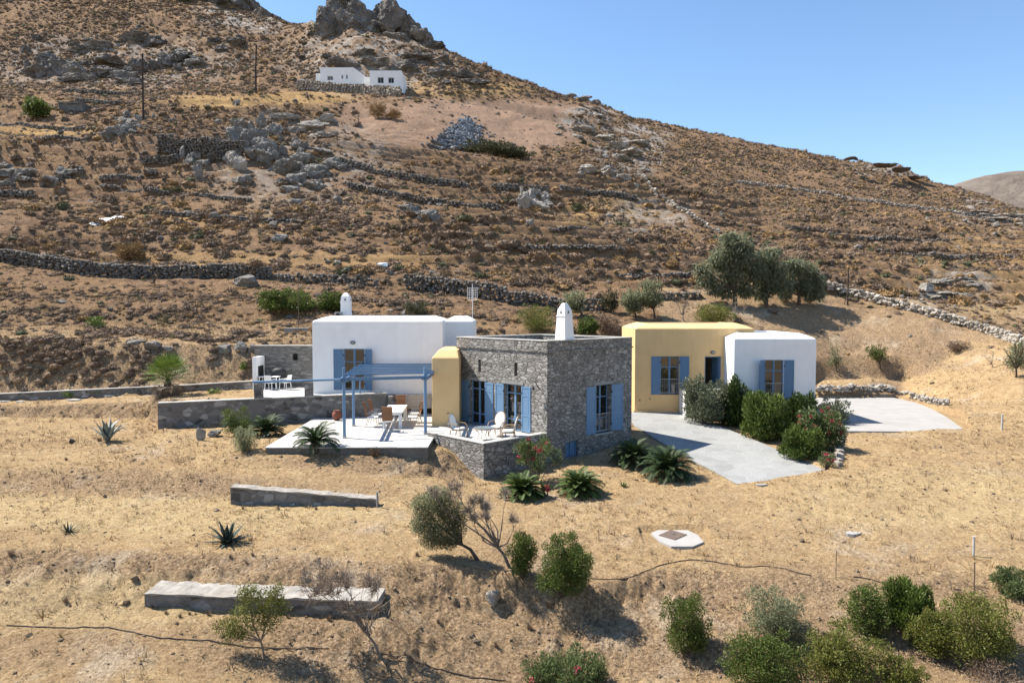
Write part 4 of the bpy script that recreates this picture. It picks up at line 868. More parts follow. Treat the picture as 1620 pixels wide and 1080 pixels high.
for i, (px_, py_, w_) in enumerate(((8, 635, .75), (32, 636, .55), (117, 633, .8), (137, 627, .6), (175, 626, .7))):
    p = G(px_, py_); b = MB(); rr = [(.5*w_*math.cos(t)*(1+.12*math.sin(3*t+i)), .32*w_*math.sin(t)*(1+.15*math.cos(2*t+i)), 0) for t in np.arange(9)*2*math.pi/9]
    b.rings([[(x, y, z) for x, y, _ in rr] for z in (-.06, .05)], True)
    o = b.build('stepping_stone', M['cope'], loc=p); tag(o, ['white stepping stone at the far left edge of the path', 'second white stepping stone from the left end of the path', 'largest white stepping stone on the path bank, left of the fan palm', 'stepping stone on the path just behind the largest one', 'rightmost white stepping stone on the path, nearest the fan palm'][i], 'stepping stone', 'stepping stones on the path')
# low retaining walls in the garden
def garden_wall(name, label, A, B, th, h0, h1, sink=.5, over=.04):
    u = (B-A)/np.linalg.norm((B-A)[:2]); L = np.linalg.norm((B-A)[:2]); fr1 = Fr((A[0], A[1], 0), (u[0], u[1], 0)); r = thing(name, label, 'wall')
    n_ = 26; b = MB(); c = MB(); rg = np.random.default_rng(int(L*100)); p = fr1.p; J = rg.uniform(-.03, .022, (n_+1, 2)); K2 = rg.uniform(-.03, .03, (n_+1, 2))
    for i in range(n_):
        t0, t1 = i/n_, (i+1)/n_; za, zb2 = A[2]+(B[2]-A[2])*t0, A[2]+(B[2]-A[2])*t1; ha, hb = h0+(h1-h0)*t0, h0+(h1-h0)*t1
        b.hexa([p(L*t0,0,za-sink),p(L*t1,0,zb2-sink),p(L*t1,-th,zb2-sink),p(L*t0,-th,za-sink),p(L*t0,0,za+ha),p(L*t1,0,zb2+hb),p(L*t1,-th,zb2+hb),p(L*t0,-th,za+ha)])
        j = (J[i, 0], J[i+1, 0], J[i+1, 1], J[i, 1]); o_ = over
        k0, k1, k2_, k3 = K2[i, 0], K2[i+1, 0], K2[i+1, 1], K2[i, 1]; c.hexa([p(L*t0,o_+k0,za+ha+.001),p(L*t1,o_+k1,zb2+hb+.001),p(L*t1,-th-o_+k2_,zb2+hb+.001),p(L*t0,-th-o_+k3,za+ha+.001),p(L*t0,o_+k0,za+ha+.05+j[0]),p(L*t1,o_+k1,zb2+hb+.05+j[1]),p(L*t1,-th-o_+k2_,zb2+hb+.05+j[2]),p(L*t0,-th-o_+k3,za+ha+.05+j[3])])
    b.build('wall', M['wallgrey'], r); c.build('coping', M['chalk'], r); return r
garden_wall('garden_wall', 'tapering low stone wall with a pale top on the garden slope below the patio', Pz(365, 800, -1.25), Pz(596, 802, -1.32), .42, .66, .26)
wA, wB = Pz(229, 966, -2.35), Pz(598, 982, -2.45)
garden_wall('garden_wall', 'thick low stone wall with a broad chalky top behind the young trees at lower left', wA, wB, .8, .46, .50)
# driveway, bed, parking
b = MB(); n_ = len(DRIVE_L); Lr = [np.array(p) for p in DRIVE_L]; Rr = [np.array(p) for p in DRIVE_R]
Lr.append(np.array([6.9, 43.98, -.4])); Rr.append(np.array([10.2, 43.98, -.4])); n_ += 1
V = []; nx_ = 14; ts = np.linspace(0, n_-1, 34)
for t in ts:
    i = min(int(t), n_-2); w = t-i; l = Lr[i]*(1-w)+Lr[i+1]*w; r = Rr[i]*(1-w)+Rr[i+1]*w
    for k in range(nx_+1): p = l+(r-l)*k/nx_; V.append((p[0], p[1], DRV(p[1])+.0))
V = np.array(V); m_ = len(ts); ii = (np.arange(m_-1)[:, None]*(nx_+1)+np.arange(nx_)[None]).ravel(); q = np.stack([ii, ii+1, ii+nx_+2, ii+nx_+1], -1)
b.add(V, q); V2 = V.copy(); V2[:, 2] -= .6; b.add(V2, q[:, ::-1])
loop = list(range(0, nx_+1))+[k*(nx_+1)+nx_ for k in range(1, m_)]+[(m_-1)*(nx_+1)+k for k in range(nx_-1, -1, -1)]+[k*(nx_+1) for k in range(m_-2, 0, -1)]
NN = len(V); b.add(np.concatenate([V, V2]), [[loop[i]+NN, loop[(i+1) % len(loop)]+NN, loop[(i+1) % len(loop)], loop[i]] for i in range(len(loop))])
dr = b.build('driveway', M['drive']); dr['kind'] = 'structure'
b = MB(); pk = [(17.62,38.25),(20.5,38.1),(22.6,38.35),(24.35,39.0),(25.9,43),(27.2,46.8),(27.95,50.2),(27.85,52.9),(17.62,52.9)]; n_ = len(pk)
b.add([(x, y, -1.2) for x, y in pk]+[(x, y, -.6) for x, y in pk], [list(range(n_-1, -1, -1)), list(range(n_, 2*n_))]+[[i, (i+1) % n_, (i+1) % n_+n_, i+n_] for i in range(n_)])
M['park'] = plain('pale_concrete', (.33, .318, .30), .9, .08, 1.2, .4, .1, 0, (.26, .245, .22))
pk_ = b.build('parking_area', M['park']); pk_['kind'] = 'structure'
kb2 = thing('parking_kerb', 'dark low kerb along the back edge of the pale parking area', 'kerb')
b = MB(); b.box((17.6, 52.93, -.9), (28.0, 53.2, -.42)); b.build('wall', M['stoneflat'], kb2); b = MB(); b.box((17.58, 52.91, -.418), (28.02, 53.22, -.36)); b.build('coping', M['rust'], kb2)
# border stones of the planting bed
A, Bq = Pz(1331, 676, -.6), drvP(1326, 742)
ks = thing('bed_border', 'line of rough white edging stones along the right side of the shrub bed', 'border')
for i in range(13):
    t = i/12; p = A*(1-t)+Bq*t; r = rngk = np.random.default_rng(i); s_ = r.uniform(.8, 1.2)
    zz = gz(p[0], p[1]); b = MB(); b.hexa([(p[0]+x*.13*s_+r.uniform(-.03, .03), p[1]+y*.24*s_+r.uniform(-.03, .03), zz+z) for z in (-.15, .20*s_) for x, y in ((-1,-1),(1,-1),(1,1),(-1,1))]); b.build('edging_stone', M['wallpale'], ks, bevel=.04)
# ------------------------------------------------------------------ rocks
def ico(sub):
    bm = bmesh.new(); bmesh.ops.create_icosphere(bm, subdivisions=sub, radius=1); V = np.array([v.co[:] for v in bm.verts]); Fa = np.array([[v.index for v in f.verts] for f in bm.faces]); bm.free()
    return V/np.linalg.norm(V, axis=1)[:, None], Fa
ICO = {k: ico(k) for k in (1, 2, 3, 4, 5)}
def rockV(sub, seed, planes=16, lo=.55, rough=.06, nf=2.2):
    r = np.random.default_rng(seed); V, Fa = ICO[sub]; P = r.normal(size=(planes, 3)); P /= np.linalg.norm(P, axis=1)[:, None]; D = r.uniform(lo, 1, planes)
    dot = V@P.T; rad = np.where(dot > .05, D[None]/np.maximum(dot, .05), 9).min(1); rad = np.minimum(rad, 1.12)
    W = V*rad[:, None]
    n_ = fbm(W[:, 0]+seed*3.1, W[:, 1], W[:, 2], sc=nf, octv=4, seed=seed)
    return W*(1+rough*n_*2)[:, None], Fa
def rotz(V, a):
    c, s = np.cos(a), np.sin(a); return np.stack([V[..., 0]*c-V[..., 1]*s, V[..., 0]*s+V[..., 1]*c, V[..., 2]], -1)
def scatter(mb, variants, pos, size, rng, tilt=.25, m=0, spin=True):
    pos = np.asarray(pos, float); size = np.asarray(size, float); k = len(pos)
    if size.ndim == 1: size = np.repeat(size[:, None], 3, 1)
    which = rng.integers(0, len(variants), k)
    for vi, (V, Fs) in enumerate(variants):
        s = which == vi; n_ = s.sum()
        if not n_: continue
        W = V[None]*size[s][:, None]
        ax = rng.normal(0, tilt, (n_, 2)); W = np.stack([W[..., 0]+W[..., 2]*ax[:, :1], W[..., 1]+W[..., 2]*ax[:, 1:], W[..., 2]-W[..., 0]*ax[:, :1]-W[..., 1]*ax[:, 1:]], -1)
        if spin:
            a = rng.uniform(0, 6.283, (n_, 1)); W = rotz(W, a)
        W = W+pos[s][:, None]
        off = (np.arange(n_)*len(V))[:, None, None]
        for f in (Fs if isinstance(Fs, list) else [Fs]): mb.add(np.zeros((0, 3)), [])
        mb.V.append(W.reshape(-1, 3))
        for f in (Fs if isinstance(Fs, list) else [Fs]):
            mb.Fc.append(((np.asarray(f)[None]+off).reshape(-1, np.asarray(f).shape[1])+mb.n, m))
        mb.n += n_*len(V)
STONES = [rockV(1, 100+i, 10, .55, .05) for i in range(14)]
BOULD = [rockV(4, 200+i, 18, .5, .10, 2.4) for i in range(7)]
def boulder(px, py, w, h, label, mat='rock', d=None, seed=0, name='boulder', cat='boulder', group=None, dy=.8):
    p = G(px, py+h*.45); s = p[1]/F; seed = int(px*7+py)
    V, Fa = BOULD[seed % len(BOULD)]; V = rotz(V, seed*.7)
    V = V*np.array([w*s*.5, w*s*.5*dy, h*s*.62]); b = MB(); b.add(V, Fa)
    o = b.build(name, M[mat], loc=(p[0], p[1]+w*s*.25, p[2]+h*s*.36)); return tag(o, label, cat, group)
def outcrop(name, label, rocks, mat='rock', sub=3, cat='rock outcrop', lo=.42, rough=.24, group=None, depth=.8):
    rr_ = np.random.default_rng(int(rocks[0][0])); rocks = [(px, py, w, h*.85) for px, py, w, h in rocks]+[(px+rr_.normal(0, w*.5), py+rr_.normal(0, h*.5), w*rr_.uniform(.25, .5), h*rr_.uniform(.25, .55)) for px, py, w, h in rocks for _ in range(2)]
    b = MB(); p0 = None
    t = None
    for i, (px, py, w, h) in enumerate(rocks):
        p = G(px, py+h*.4, 40); s = p[1]/F; b = MB()
        if p0 is None: p0 = p; t = thing(name, label, cat, tuple(p0), 0, group)
        V, Fa = rockV(sub, int(px*3+py*5+i), 20, lo, rough, 2.6); V = V*(1-.25*np.abs(fbm(V[:, 0]+i, V[:, 1]*1.5, V[:, 2], sc=2.8, octv=5, seed=i+90, gain=.6)))[:, None]; V = V*np.array([w*s*.56, w*s*.5*depth, h*s*.66])
        b.add(V+p-p0+np.array([0, w*s*.15, h*s*.30]), Fa); b.build('rock', M[mat], t)
    return t
# summit crag: big broken blocks standing on the ridge
def crag(name, label, rocks, d, sub=5, cat='crag'):
    b = MB(); p0 = None
    for i, (px, py, w, h) in enumerate(rocks):
        dd = d+(i % 3-1)*3.0-(py-30)*.08; p = Pd(px, py, dd); s = dd/F; b = MB()
        if p0 is None: p0 = p; t = thing(name, label, cat, tuple(p0))
        V, Fa = rockV(sub, int(px*3+py*5+i*11), 30, .4, .20, 2.4); V = V*(1-.34*np.abs(fbm(V[:, 0]+i, V[:, 1]*1.5, V[:, 2], sc=2.6, octv=5, seed=i+90, gain=.6)))[:, None]; V = V*np.array([w*s*.72, w*s*.6, h*s*.76])
        V = V+.5*np.stack([fbm(V[:, 0], V[:, 1], V[:, 2], sc=.55, octv=3, seed=i+j*7) for j in range(3)], -1)
        b.add(V+p-p0, Fa); b.build('rock', M['crag'], t)
    return t
crag('summit_crag', 'jagged dark rock crag crowning the hill above the far white villa', [(514,40,44,46),(530,24,40,52),(548,20,44,50),(566,28,44,46),(583,36,30,36),(600,26,24,40),(615,34,40,44),(634,36,34,46),(650,52,34,36),(668,60,36,30),(686,72,36,24),(702,80,24,16),(520,58,56,34),(556,58,60,44),(596,62,56,40),(630,66,50,36),(660,78,60,26),(540,80,50,26),(600,88,70,24),(500,62,30,26),(508,76,40,22),(575,78,60,30),(640,82,60,26),(620,46,50,34),(556,44,60,40),(590,48,50,34),(680,86,50,18)], 203)
crag('ridge_rocks', 'dark rocks breaking the skyline left of the summit crag', [(345,2,40,22),(372,6,44,24),(398,12,40,24),(418,24,34,18),(436,32,30,14),(360,18,60,20),(300,-4,60,18)], 233)
crag('ridge_rocks', 'small grey rocks along the bare skyline far right of the summit', [(905,152,16,8),(925,157,20,9),(944,161,18,8),(1395,261,34,5),(1425,268,36,6),(1452,280,30,6),(1345,251,22,4)], 194, 3)
outcrop('rock_outcrop', 'big hollowed grey rock bluff near the upper left corner', [(62,108,44,40),(92,104,52,44),(120,114,44,36),(80,92,50,24),(140,122,30,20),(104,122,60,20)], 'crag', 5)
outcrop('rock_outcrop', 'pale ribbed rock slab to the right of the hollowed bluff', [(160,112,50,30),(190,118,60,26),(215,108,44,30),(178,98,60,20),(200,128,60,16),(150,72,70,22),(125,76,50,20)], 'crag', 5)
outcrop('rock_outcrop', 'grey rocks on the upper slope right of the first utility pole', [(262,95,44,30),(285,85,50,26),(310,98,36,22),(245,104,30,22),(235,66,50,18),(215,60,50,20),(340,62,30,16),(372,65,32,18)], 'crag', 5)
outcrop('rock_outcrop', 'rock mound at the foot of the first utility pole', [(182,205,34,26),(205,202,40,28),(196,190,36,18),(220,188,24,18),(168,212,26,14)], 'rock', 5)
outcrop('rock_outcrop', 'large craggy rock bluff above the tumbled boulders left of centre', [(392,215,60,56),(420,228,48,44),(372,205,44,34),(405,245,50,30),(352,232,40,26),(430,205,30,28)], 'rock', 5)
outcrop('rock_outcrop', 'broken rocks spilling right of the large bluff', [(455,262,50,34),(480,250,40,28),(500,268,44,26),(462,285,50,26),(495,292,50,22),(520,258,36,20),(470,232,30,20),(510,240,40,16),(540,262,30,14),(487,275,60,18)], 'rock', 5)
outcrop('rock_outcrop', 'upper pale rocks left of the reddish scree slope', [(452,185,50,18),(490,198,60,24),(515,192,40,18),(430,178,40,14),(508,214,50,16)], 'rockpale', 5)
outcrop('rock_outcrop', 'conical pale rock in the middle of the hillside terraces', [(840,315,34,38),(848,325,36,24),(832,322,24,30),(843,304,22,22)], 'rockpale', 5)
outcrop('rock_outcrop', 'low dark rocks on the middle slope left of the conical rock', [(652,332,30,20),(672,338,34,22),(688,343,22,20),(640,328,30,12)], 'rock', 5)
outcrop('rock_outcrop', 'pale limestone ledges below the bare hillside right of the scree', [(925,203,44,18),(955,215,40,14),(975,230,50,20),(1000,240,40,18),(985,250,50,14),(1010,225,40,14),(930,268,40,18),(960,272,44,16),(985,280,36,16),(945,182,36,12)], 'rockpale', 4)
outcrop('rock_outcrop', 'flat pale bedrock slab on the right hand slope', [(1470,457,36,14),(1490,448,50,9),(1520,440,50,7),(1500,464,40,7),(1545,452,34,6),(1530,460,34,6),(1475,470,30,7)], 'rockpale', 4)
outcrop('rock_outcrop', 'pale eroded ledges at the far right edge of the slope', [(1540,335,44,7),(1575,345,50,8),(1605,340,44,8),(1590,327,34,7),(1560,322,34,6),(1615,355,26,7),(1525,304,20,6)], 'rockpale', 4)
outcrop('rock_outcrop', 'grey rock ledges at the left edge below the hut', [(12,275,44,22),(32,272,40,20),(8,292,30,16),(35,285,40,14),(5,262,30,16)], 'rock', 5)
outcrop('rock_outcrop', 'bleached rocks at the left edge halfway up the hill', [(95,275,24,18),(80,285,24,18),(112,276,36,14)], 'rock', 4)
outcrop('rock_outcrop', 'scattered rocks on the slope below the summit crag', [(545,100,70,30),(590,98,60,26),(640,105,60,24),(690,112,60,24),(730,118,50,20),(520,112,40,18),(700,92,40,20),(665,90,50,22),(750,128,50,14),(610,112,50,16)], 'crag', 5)
for px, py, w, h, lab in ((288,240,16,26,'upright boulder in front of the upper stone wall'),(298,252,22,22,'boulder at the left end of the tumbled boulder field'),(310,248,22,24,'rounded boulder in the tumbled boulder field below the wall'),(322,262,26,18,'flat boulder in the middle of the tumbled boulder field'),(365,250,32,24,'large pale boulder below the upper stone wall'),(376,260,30,24,'broken boulder leaning against the large pale one'),(412,248,36,30,'boulder with a light split face below the craggy bluff'),(312,270,22,26,'tall boulder below the flat one'),(383,283,36,24,'broad boulder lowest in the tumbled field'),(455,298,30,18,'grey boulder below the craggy bluff, alone in the grass'),(468,318,26,14,'low grey boulder among brown scrub'),(337,343,24,18,'rounded boulder beside the thin terrace wall'),(440,378,30,16,'grey boulder on the mid slope above the long wall'),(386,443,54,26,'big smooth grey boulder lying against the long stone wall'),(1300,447,14,12,'pale boulder behind the pepper trees'),(1468,455,22,18,'pale block at the left end of the bedrock slab'),(715,236,12,8,'small pale boulder at the foot of the blue grey rubble'),(640,495,14,10,'pale stone behind the white house roof'),(660,482,12,8,'pale stone at the foot of the long wall')):
    boulder(px, py, w, h, lab, 'rockpale' if 'pale' in lab else 'rock')
boulder(603, 419, 24, 13, 'chalk white boulder on top of the long stone wall', 'tarp')
boulder(780, 944, 32, 30, 'rounded grey boulder in the tree shadow at lower centre', 'rockpale')
boulder(318, 685, 17, 26, 'upright slab of grey stone standing in the garden at left', 'rockpale', name='standing_stone', cat='stone', dy=.4)
boulder(337, 686, 22, 12, 'brown stone lying beside the upright slab', 'rock', name='stone', cat='stone')
boulder(112, 698, 11, 9, 'dark lump of stone in the garden left of the grey agave', 'pole', name='stone', cat='stone')
for px, py, w, h, lab in ((352,552,34,22,'leftmost big block in the bank behind the kitchen wall'),(378,548,30,22,'middle big block in the bank behind the kitchen wall'),(398,549,18,16,'small block at the right end of the bank stones'),(240,546,36,16,'long pale stone in the scrubby bank above the fan palm'),(212,541,30,11,'flat stone in the scrubby bank left of the long pale one'),(265,552,22,14,'rounded stone in the bank right above the fan palm')):
    boulder(px, py, w, h, lab, 'rock', group='stones in the bank')
for i, (px, py) in enumerate(((160, 352), (182, 349))):
    p = G(px, py); b = MB(); s = p[1]/F; gx = np.linspace(-1, 1, 15); gX, gY = np.meshgrid(gx, gx); w_, l_ = ((20, 9), (15, 11))[i]
    Zs = .16*fbm(gX*2+i*9, gY*2, sc=1.1, octv=3, seed=i+3)+.2*(1-gX**2)*(1-gY**2)+.12
    V = np.stack([gX*w_*s*.5*(1+.2*gY), gY*1.2+gX*.2, Zs-.03+gY*.5], -1).reshape(-1, 3); ii = (np.arange(14)[:, None]*15+np.arange(14)[None]).ravel()
    V2 = V-np.array([0, 0, .04]); q = np.stack([ii, ii+1, ii+16, ii+15], -1); b.add(V, q); b.add(V2, q[:, ::-1])
    tag(b.build('plastic_sheet', M['tarp'], loc=p, smooth=True), ['longer crumpled white sheet lying on the hillside at left', 'shorter crumpled white sheet lying right of the longer one'][i], 'sheet', 'white sheets on the hillside')
# blue grey rubble heap on the scree
rg = np.random.default_rng(77); b = MB(); pos = []; szs = []
for _ in range(1000):
    t = rg.uniform(0, 1)**.75; py = 186+50*t+rg.normal(0, 2); half = 10+36*t; px = 738+rg.normal(0, .5)*half-10*t
    pos.append(G(px, py, 95)); szs.append(rg.uniform(.14, .5))
scatter(b, STONES, np.array(pos)+[0, 0, .03], np.array(szs)[:, None]*[1, 1, .6], rg)
tag(b.build('rubble', M['slate']), 'spill of blue grey quarry rubble on the scree slope', 'rubble', kind='stuff')
# ------------------------------------------------------------------ dry stone walls
def path_world(pts, step=10, lo=40):
    out = []
    for (x0, y0), (x1, y1) in zip(pts[:-1], pts[1:]):
        k = max(1, int(math.hypot(x1-x0, y1-y0)/step))
        for i in range(k): t = i/k; out.append(G(x0+(x1-x0)*t, y0+(y1-y0)*t, lo))
    out.append(G(*pts[-1], lo)); P_ = np.array(out)
    d = P_[:, 1].copy(); k = 5                       # iron out jumps in depth
    if len(d) > 6:
        dd = np.convolve(np.pad(d, k//2, mode='edge'), np.ones(k)/k, 'valid'); P_[:, 0] *= dd/d; P_[:, 1] = dd
    return P_
def stonewall(label, pts, hpx, s=.34, th=.6, mat='wallstone', name='dry_stone_wall', cat='stone wall', ragged=.25, keep=1.0):
    P_ = path_world(pts); seg = np.linalg.norm(np.diff(P_[:, :2], axis=0), axis=1); cum = np.concatenate([[0], np.cumsum(seg)]); L = cum[-1]
    rg = np.random.default_rng(int(L*10)); dm = P_[:, 1].mean(); h = hpx*dm/F
    rows = max(2, int(h/(s*.62))); pos = []; sz = []
    for r in range(rows):
        u = np.arange(0, L, s*1.05)+rg.uniform(0, s); u = u[u < L]; u = u+rg.uniform(-.1, .1, len(u))
        hh = h*(1+ragged*vnoise(u*.22, u*0+.5, seed=int(L))*1.2+ragged*.5*vnoise(u*.9, u*0, seed=3)); z = (r+.4)*s*.62
        ok = (z < hh) & (rg.uniform(0, 1, len(u)) < keep); u = u[ok]
        x = np.interp(u, cum, P_[:, 0]); y = np.interp(u, cum, P_[:, 1])
        for k_, off in enumerate((-th*.3, th*.3)):
            zz = H(x, y)
            pos.append(np.stack([x+rg.normal(0, .04, len(u)), y+off+rg.normal(0, .05, len(u)), zz+z-.08+rg.normal(0, .03, len(u))], -1))
            q = rg.uniform(.75, 1.35, (len(u), 3)); sz.append(q*np.array([s*.62, th*.42, s*.42]))
    b = MB(); p0 = P_[len(P_)//2]; scatter(b, STONES, np.concatenate(pos)-p0, np.concatenate(sz), rg, .15, spin=False)
    o = b.build(name, M[mat]); o.location = p0
    return tag(o, label, cat)
stonewall('long dark dry stone wall crossing the slope at the far left', [(-60,404),(0,414),(60,422),(130,434),(200,440),(280,440),(360,438),(430,442)], 23)
stonewall('collapsing stretch of dry stone wall behind the white house roof', [(440,446),(500,447),(560,448),(600,453)], 17, ragged=.6, keep=.85)
stonewall('high dark stretch of dry stone wall behind the tv aerial', [(640,458),(700,464),(760,472),(800,476)], 29)
stonewall('dark dry stone wall running down toward the stone house chimney', [(800,478),(850,482),(900,492),(960,492)], 22)
stonewall('low dry stone wall behind the small olive trees at centre', [(985,478),(1040,474),(1110,470)], 14)
stonewall('sunlit pale rubble wall slanting down the right hand slope from the pepper trees', [(1285,452),(1310,458),(1345,467),(1400,482),(1450,494),(1500,508),(1545,522),(1600,540),(1660,562)], 19, .42, .8, 'wallpale', ragged=.35)
stonewall('crumbling pale stone bank at the back of the parking area', [(1292,619),(1340,617),(1400,616),(1440,622)], 8, .36, .5, 'wallpale', ragged=.25, keep=1)
stonewall('broken line of stones along the earth bank right of the parking area', [(1440,622),(1470,636),(1500,648)], 9, .36, .4, 'wallpale', ragged=.4, keep=.9)
stonewall('broad high rubble wall holding the ground above the tumbled boulders', [(250,243),(300,250),(345,252),(386,256)], 33, .42, .8)
stonewall('short rubble wall left of the tumbled boulders', [(222,264),(250,262),(283,258)], 14, .45, .7)
stonewall('low terrace wall below the bleached rocks at left', [(158,287),(200,284),(250,279)], 11, .42)
stonewall('curving wall of bleached stones at left', [(66,298),(85,285),(100,276),(132,274)], 13, .5)
stonewall('short wall at the left edge above the long dark wall', [(-20,312),(20,311),(54,312)], 12, .45)
stonewall('thin terrace wall with a rounded boulder in it', [(255,340),(300,342),(345,347),(400,349),(480,355)], 8, .4)
stonewall('thin terrace wall just below the boulder field', [(155,300),(210,304),(280,309),(330,312),(400,320)], 6, .4)
stonewall('upper dark terrace wall slanting down left of the conical rock', [(525,255),(560,264),(600,275),(640,284),(700,293),(742,298)], 11, .5)
stonewall('lower dark terrace wall slanting down left of the conical rock', [(548,296),(600,307),(640,316),(700,325),(790,332)], 11, .45)
stonewall('dark terrace wall left of the conical rock, under the green patch', [(780,303),(820,303),(870,303)], 13, .5)
stonewall('straight terrace wall right of the conical rock', [(885,306),(930,310),(1007,314)], 11, .45)
stonewall('terrace wall low on the middle slope behind the yellow house', [(832,396),(880,397),(930,394),(992,396)], 9, .36)
stonewall('faint low wall on the middle slope above the small olive trees', [(980,442),(1035,440),(1095,437)], 7, .32)
stonewall('tiny wall stub on the middle slope beside dark scrub', [(868,372),(900,366),(935,363)], 6, .36)
stonewall('pale broken boundary wall running across the bare right hand slope', [(1165,290),(1230,297),(1291,304),(1337,315),(1400,322),(1444,329),(1530,340),(1620,351)], 4.5, .5, .6, 'wallpale', ragged=.2, keep=1)
stonewall('pale broken boundary wall running down the slope toward the pepper trees', [(1008,268),(1020,295),(1040,312),(1069,328),(1105,350),(1141,372)], 5, .5, .8, 'wallpale', ragged=.2, keep=1)
stonewall('dark terrace wall on the left slope under the hollowed bluff', [(100,147),(160,149),(230,150)], 6, .6)
stonewall('short terrace wall on the left slope right of the stone hut', [(122,160),(160,165),(190,166)], 7, .6)
stonewall('terrace wall at the left edge below the green tree', [(-20,196),(40,200),(90,206),(135,206)], 8, .5)
stonewall('terrace wall of loose stones below the golden grass strip at left', [(55,220),(100,222),(150,222)], 6, .5)
stonewall('dark bank of stones between house level terraces at far right', [(1240,362),(1300,368),(1350,377),(1400,380),(1500,384)], 6, .45, ragged=.4, keep=.95)
stonewall('lower dark bank of stones at far right', [(1385,400),(1440,406),(1500,408),(1620,410)], 8, .42, ragged=.4, keep=.95)
# ------------------------------------------------------------------ far villa, hut, poles
dv = 160.0; s = dv/F
def vX(p): return npx(p, dv)
def vZ(py): return Pd(570, py, dv)[2]
vl = thing('far_villa', 'low white villa of two flat blocks on the hillside below the crag', 'house', (0, 0, 0))
fv = Fr((0, dv, 0), (1, 0, 0)); zb = vZ(133)
b = MB()
wall_open(b, Fr((vX(511), dv, 0), (1, 0, 0)), vX(563)-vX(511), .4, zb, vZ(107), [(vX(522)-vX(511), vX(531)-vX(511), vZ(127), vZ(120.5)), (vX(544)-vX(511), vX(547)-vX(511), vZ(125), vZ(119)), (vX(551)-vX(511), vX(554)-vX(511), vZ(125), vZ(118.5))])
y1 = dv+6
b.hexa([(vX(511), dv+.5, zb), (vX(563), dv+.5, zb), (vX(563), y1, zb), (vX(511), y1, zb), (vX(511), dv+.5, vZ(107.2)), (vX(563), dv+.5, vZ(107.2)), (vX(563), y1, vZ(107.2)), (vX(511), y1, vZ(107.2))])
b.build('wall', M['white'], vl)
b = MB(); b.hexa([(vX(563.1), dv, zb), (vX(580), dv+.0, zb), (vX(580), y1, zb), (vX(563.1), y1, zb), (vX(563.1), dv, vZ(107)), (vX(580), dv, vZ(119.5)), (vX(580), y1, vZ(119.5)), (vX(563.1), y1, vZ(107))]); b.build('sloping_wall', M['white'], vl)
b = MB(); b.box((vX(503), dv+.6, zb), (vX(510.9), dv+5, vZ(115))); b.build('side_annex', M['white'], vl)
b = MB(); b.box((vX(578), dv+1.0, vZ(135)), (vX(589), dv+5, vZ(119.7))); b.build('middle_wall', M['white'], vl)
b = MB(); d2 = dv-1.5
wall_open(b, Fr((npx(588, d2), d2, 0), (1, 0, 0)), npx(638, d2)-npx(588, d2), .4, vZ(150), vZ(115.5), [(npx(600.5, d2)-npx(588, d2), npx(610, d2)-npx(588, d2), vZ(135), vZ(126)), (npx(617, d2)-npx(588, d2), npx(626, d2)-npx(588, d2), vZ(135), vZ(126.5))])
b.box((npx(588, d2), d2+.45, vZ(150)), (npx(638, d2), d2+7, vZ(115.7))); b.hexa([(npx(638, d2)+.01, d2, vZ(150)), (npx(640.5, d2), d2, vZ(150)), (npx(640.5, d2), d2+7, vZ(150)), (npx(638, d2)+.01, d2+7, vZ(150)), (npx(638, d2)+.01, d2, vZ(116)), (npx(638.6, d2), d2, vZ(117)), (npx(638.6, d2), d2+7, vZ(117)), (npx(638, d2)+.01, d2+7, vZ(116))])
b.build('block_wall', M['white'], vl)
for x0, x1, y0, y1_, d_ in ((522,531,127,120.5,dv),(544,547,125,119,dv),(551,554,125,118.5,dv),(600.5,610,135,126,d2),(617,626,135,126.5,d2)):
    fq = Fr((0, d_, 0), (1, 0, 0)); b = MB(); w0_, w1_, c0, c1 = npx(x0, d_), npx(x1, d_), vZ(y0), vZ(y1_)
    fq.box(b, w0_, w0_+.12, -.3, -.2, c0, c1); fq.box(b, w1_-.12, w1_, -.3, -.2, c0, c1); fq.box(b, w0_+.12, w1_-.12, -.3, -.2, c1-.1, c1); fq.box(b, (w0_+w1_)/2-.05, (w0_+w1_)/2+.05, -.3, -.2, c0, c1-.1)
    o = b.build('window', M['steel'], vl); b = MB(); fq.box(b, w0_+.12, w1_-.12, -.29, -.25, c0, c1-.1); b.build('pane', plain('grey_shutter', (.16, .155, .15), .5, .1) if x0 in (522,) else M['dark'], o)
stonewall('pale rubble retaining wall below the far white villa', [(470,142),(520,145),(560,148),(600,151),(634,154)], 19, .6, .9, 'wallpale')
hut = thing('stone_hut', 'small grey stone hut half sunk in the slope at upper left', 'hut', tuple(G(112, 178)))
s = G(112, 178)[1]/F; b = MB(); wall_open(b, Fr((-18*s, 0, 0), (1, 0, 0)), 36*s, .5, -1, 13*s, [(16*s, 22*s, -1, 3*s)]); b.box((-18*s, .5, -1), (18*s, 4, 13*s-.02)); b.build('wall', M['stoneflat'], hut)
b = MB(); b.box((-18.5*s, -.2, 13*s+.003), (18.5*s, 4.2, 13*s+.3)); b.build('roof', M['stoneflat'], hut)
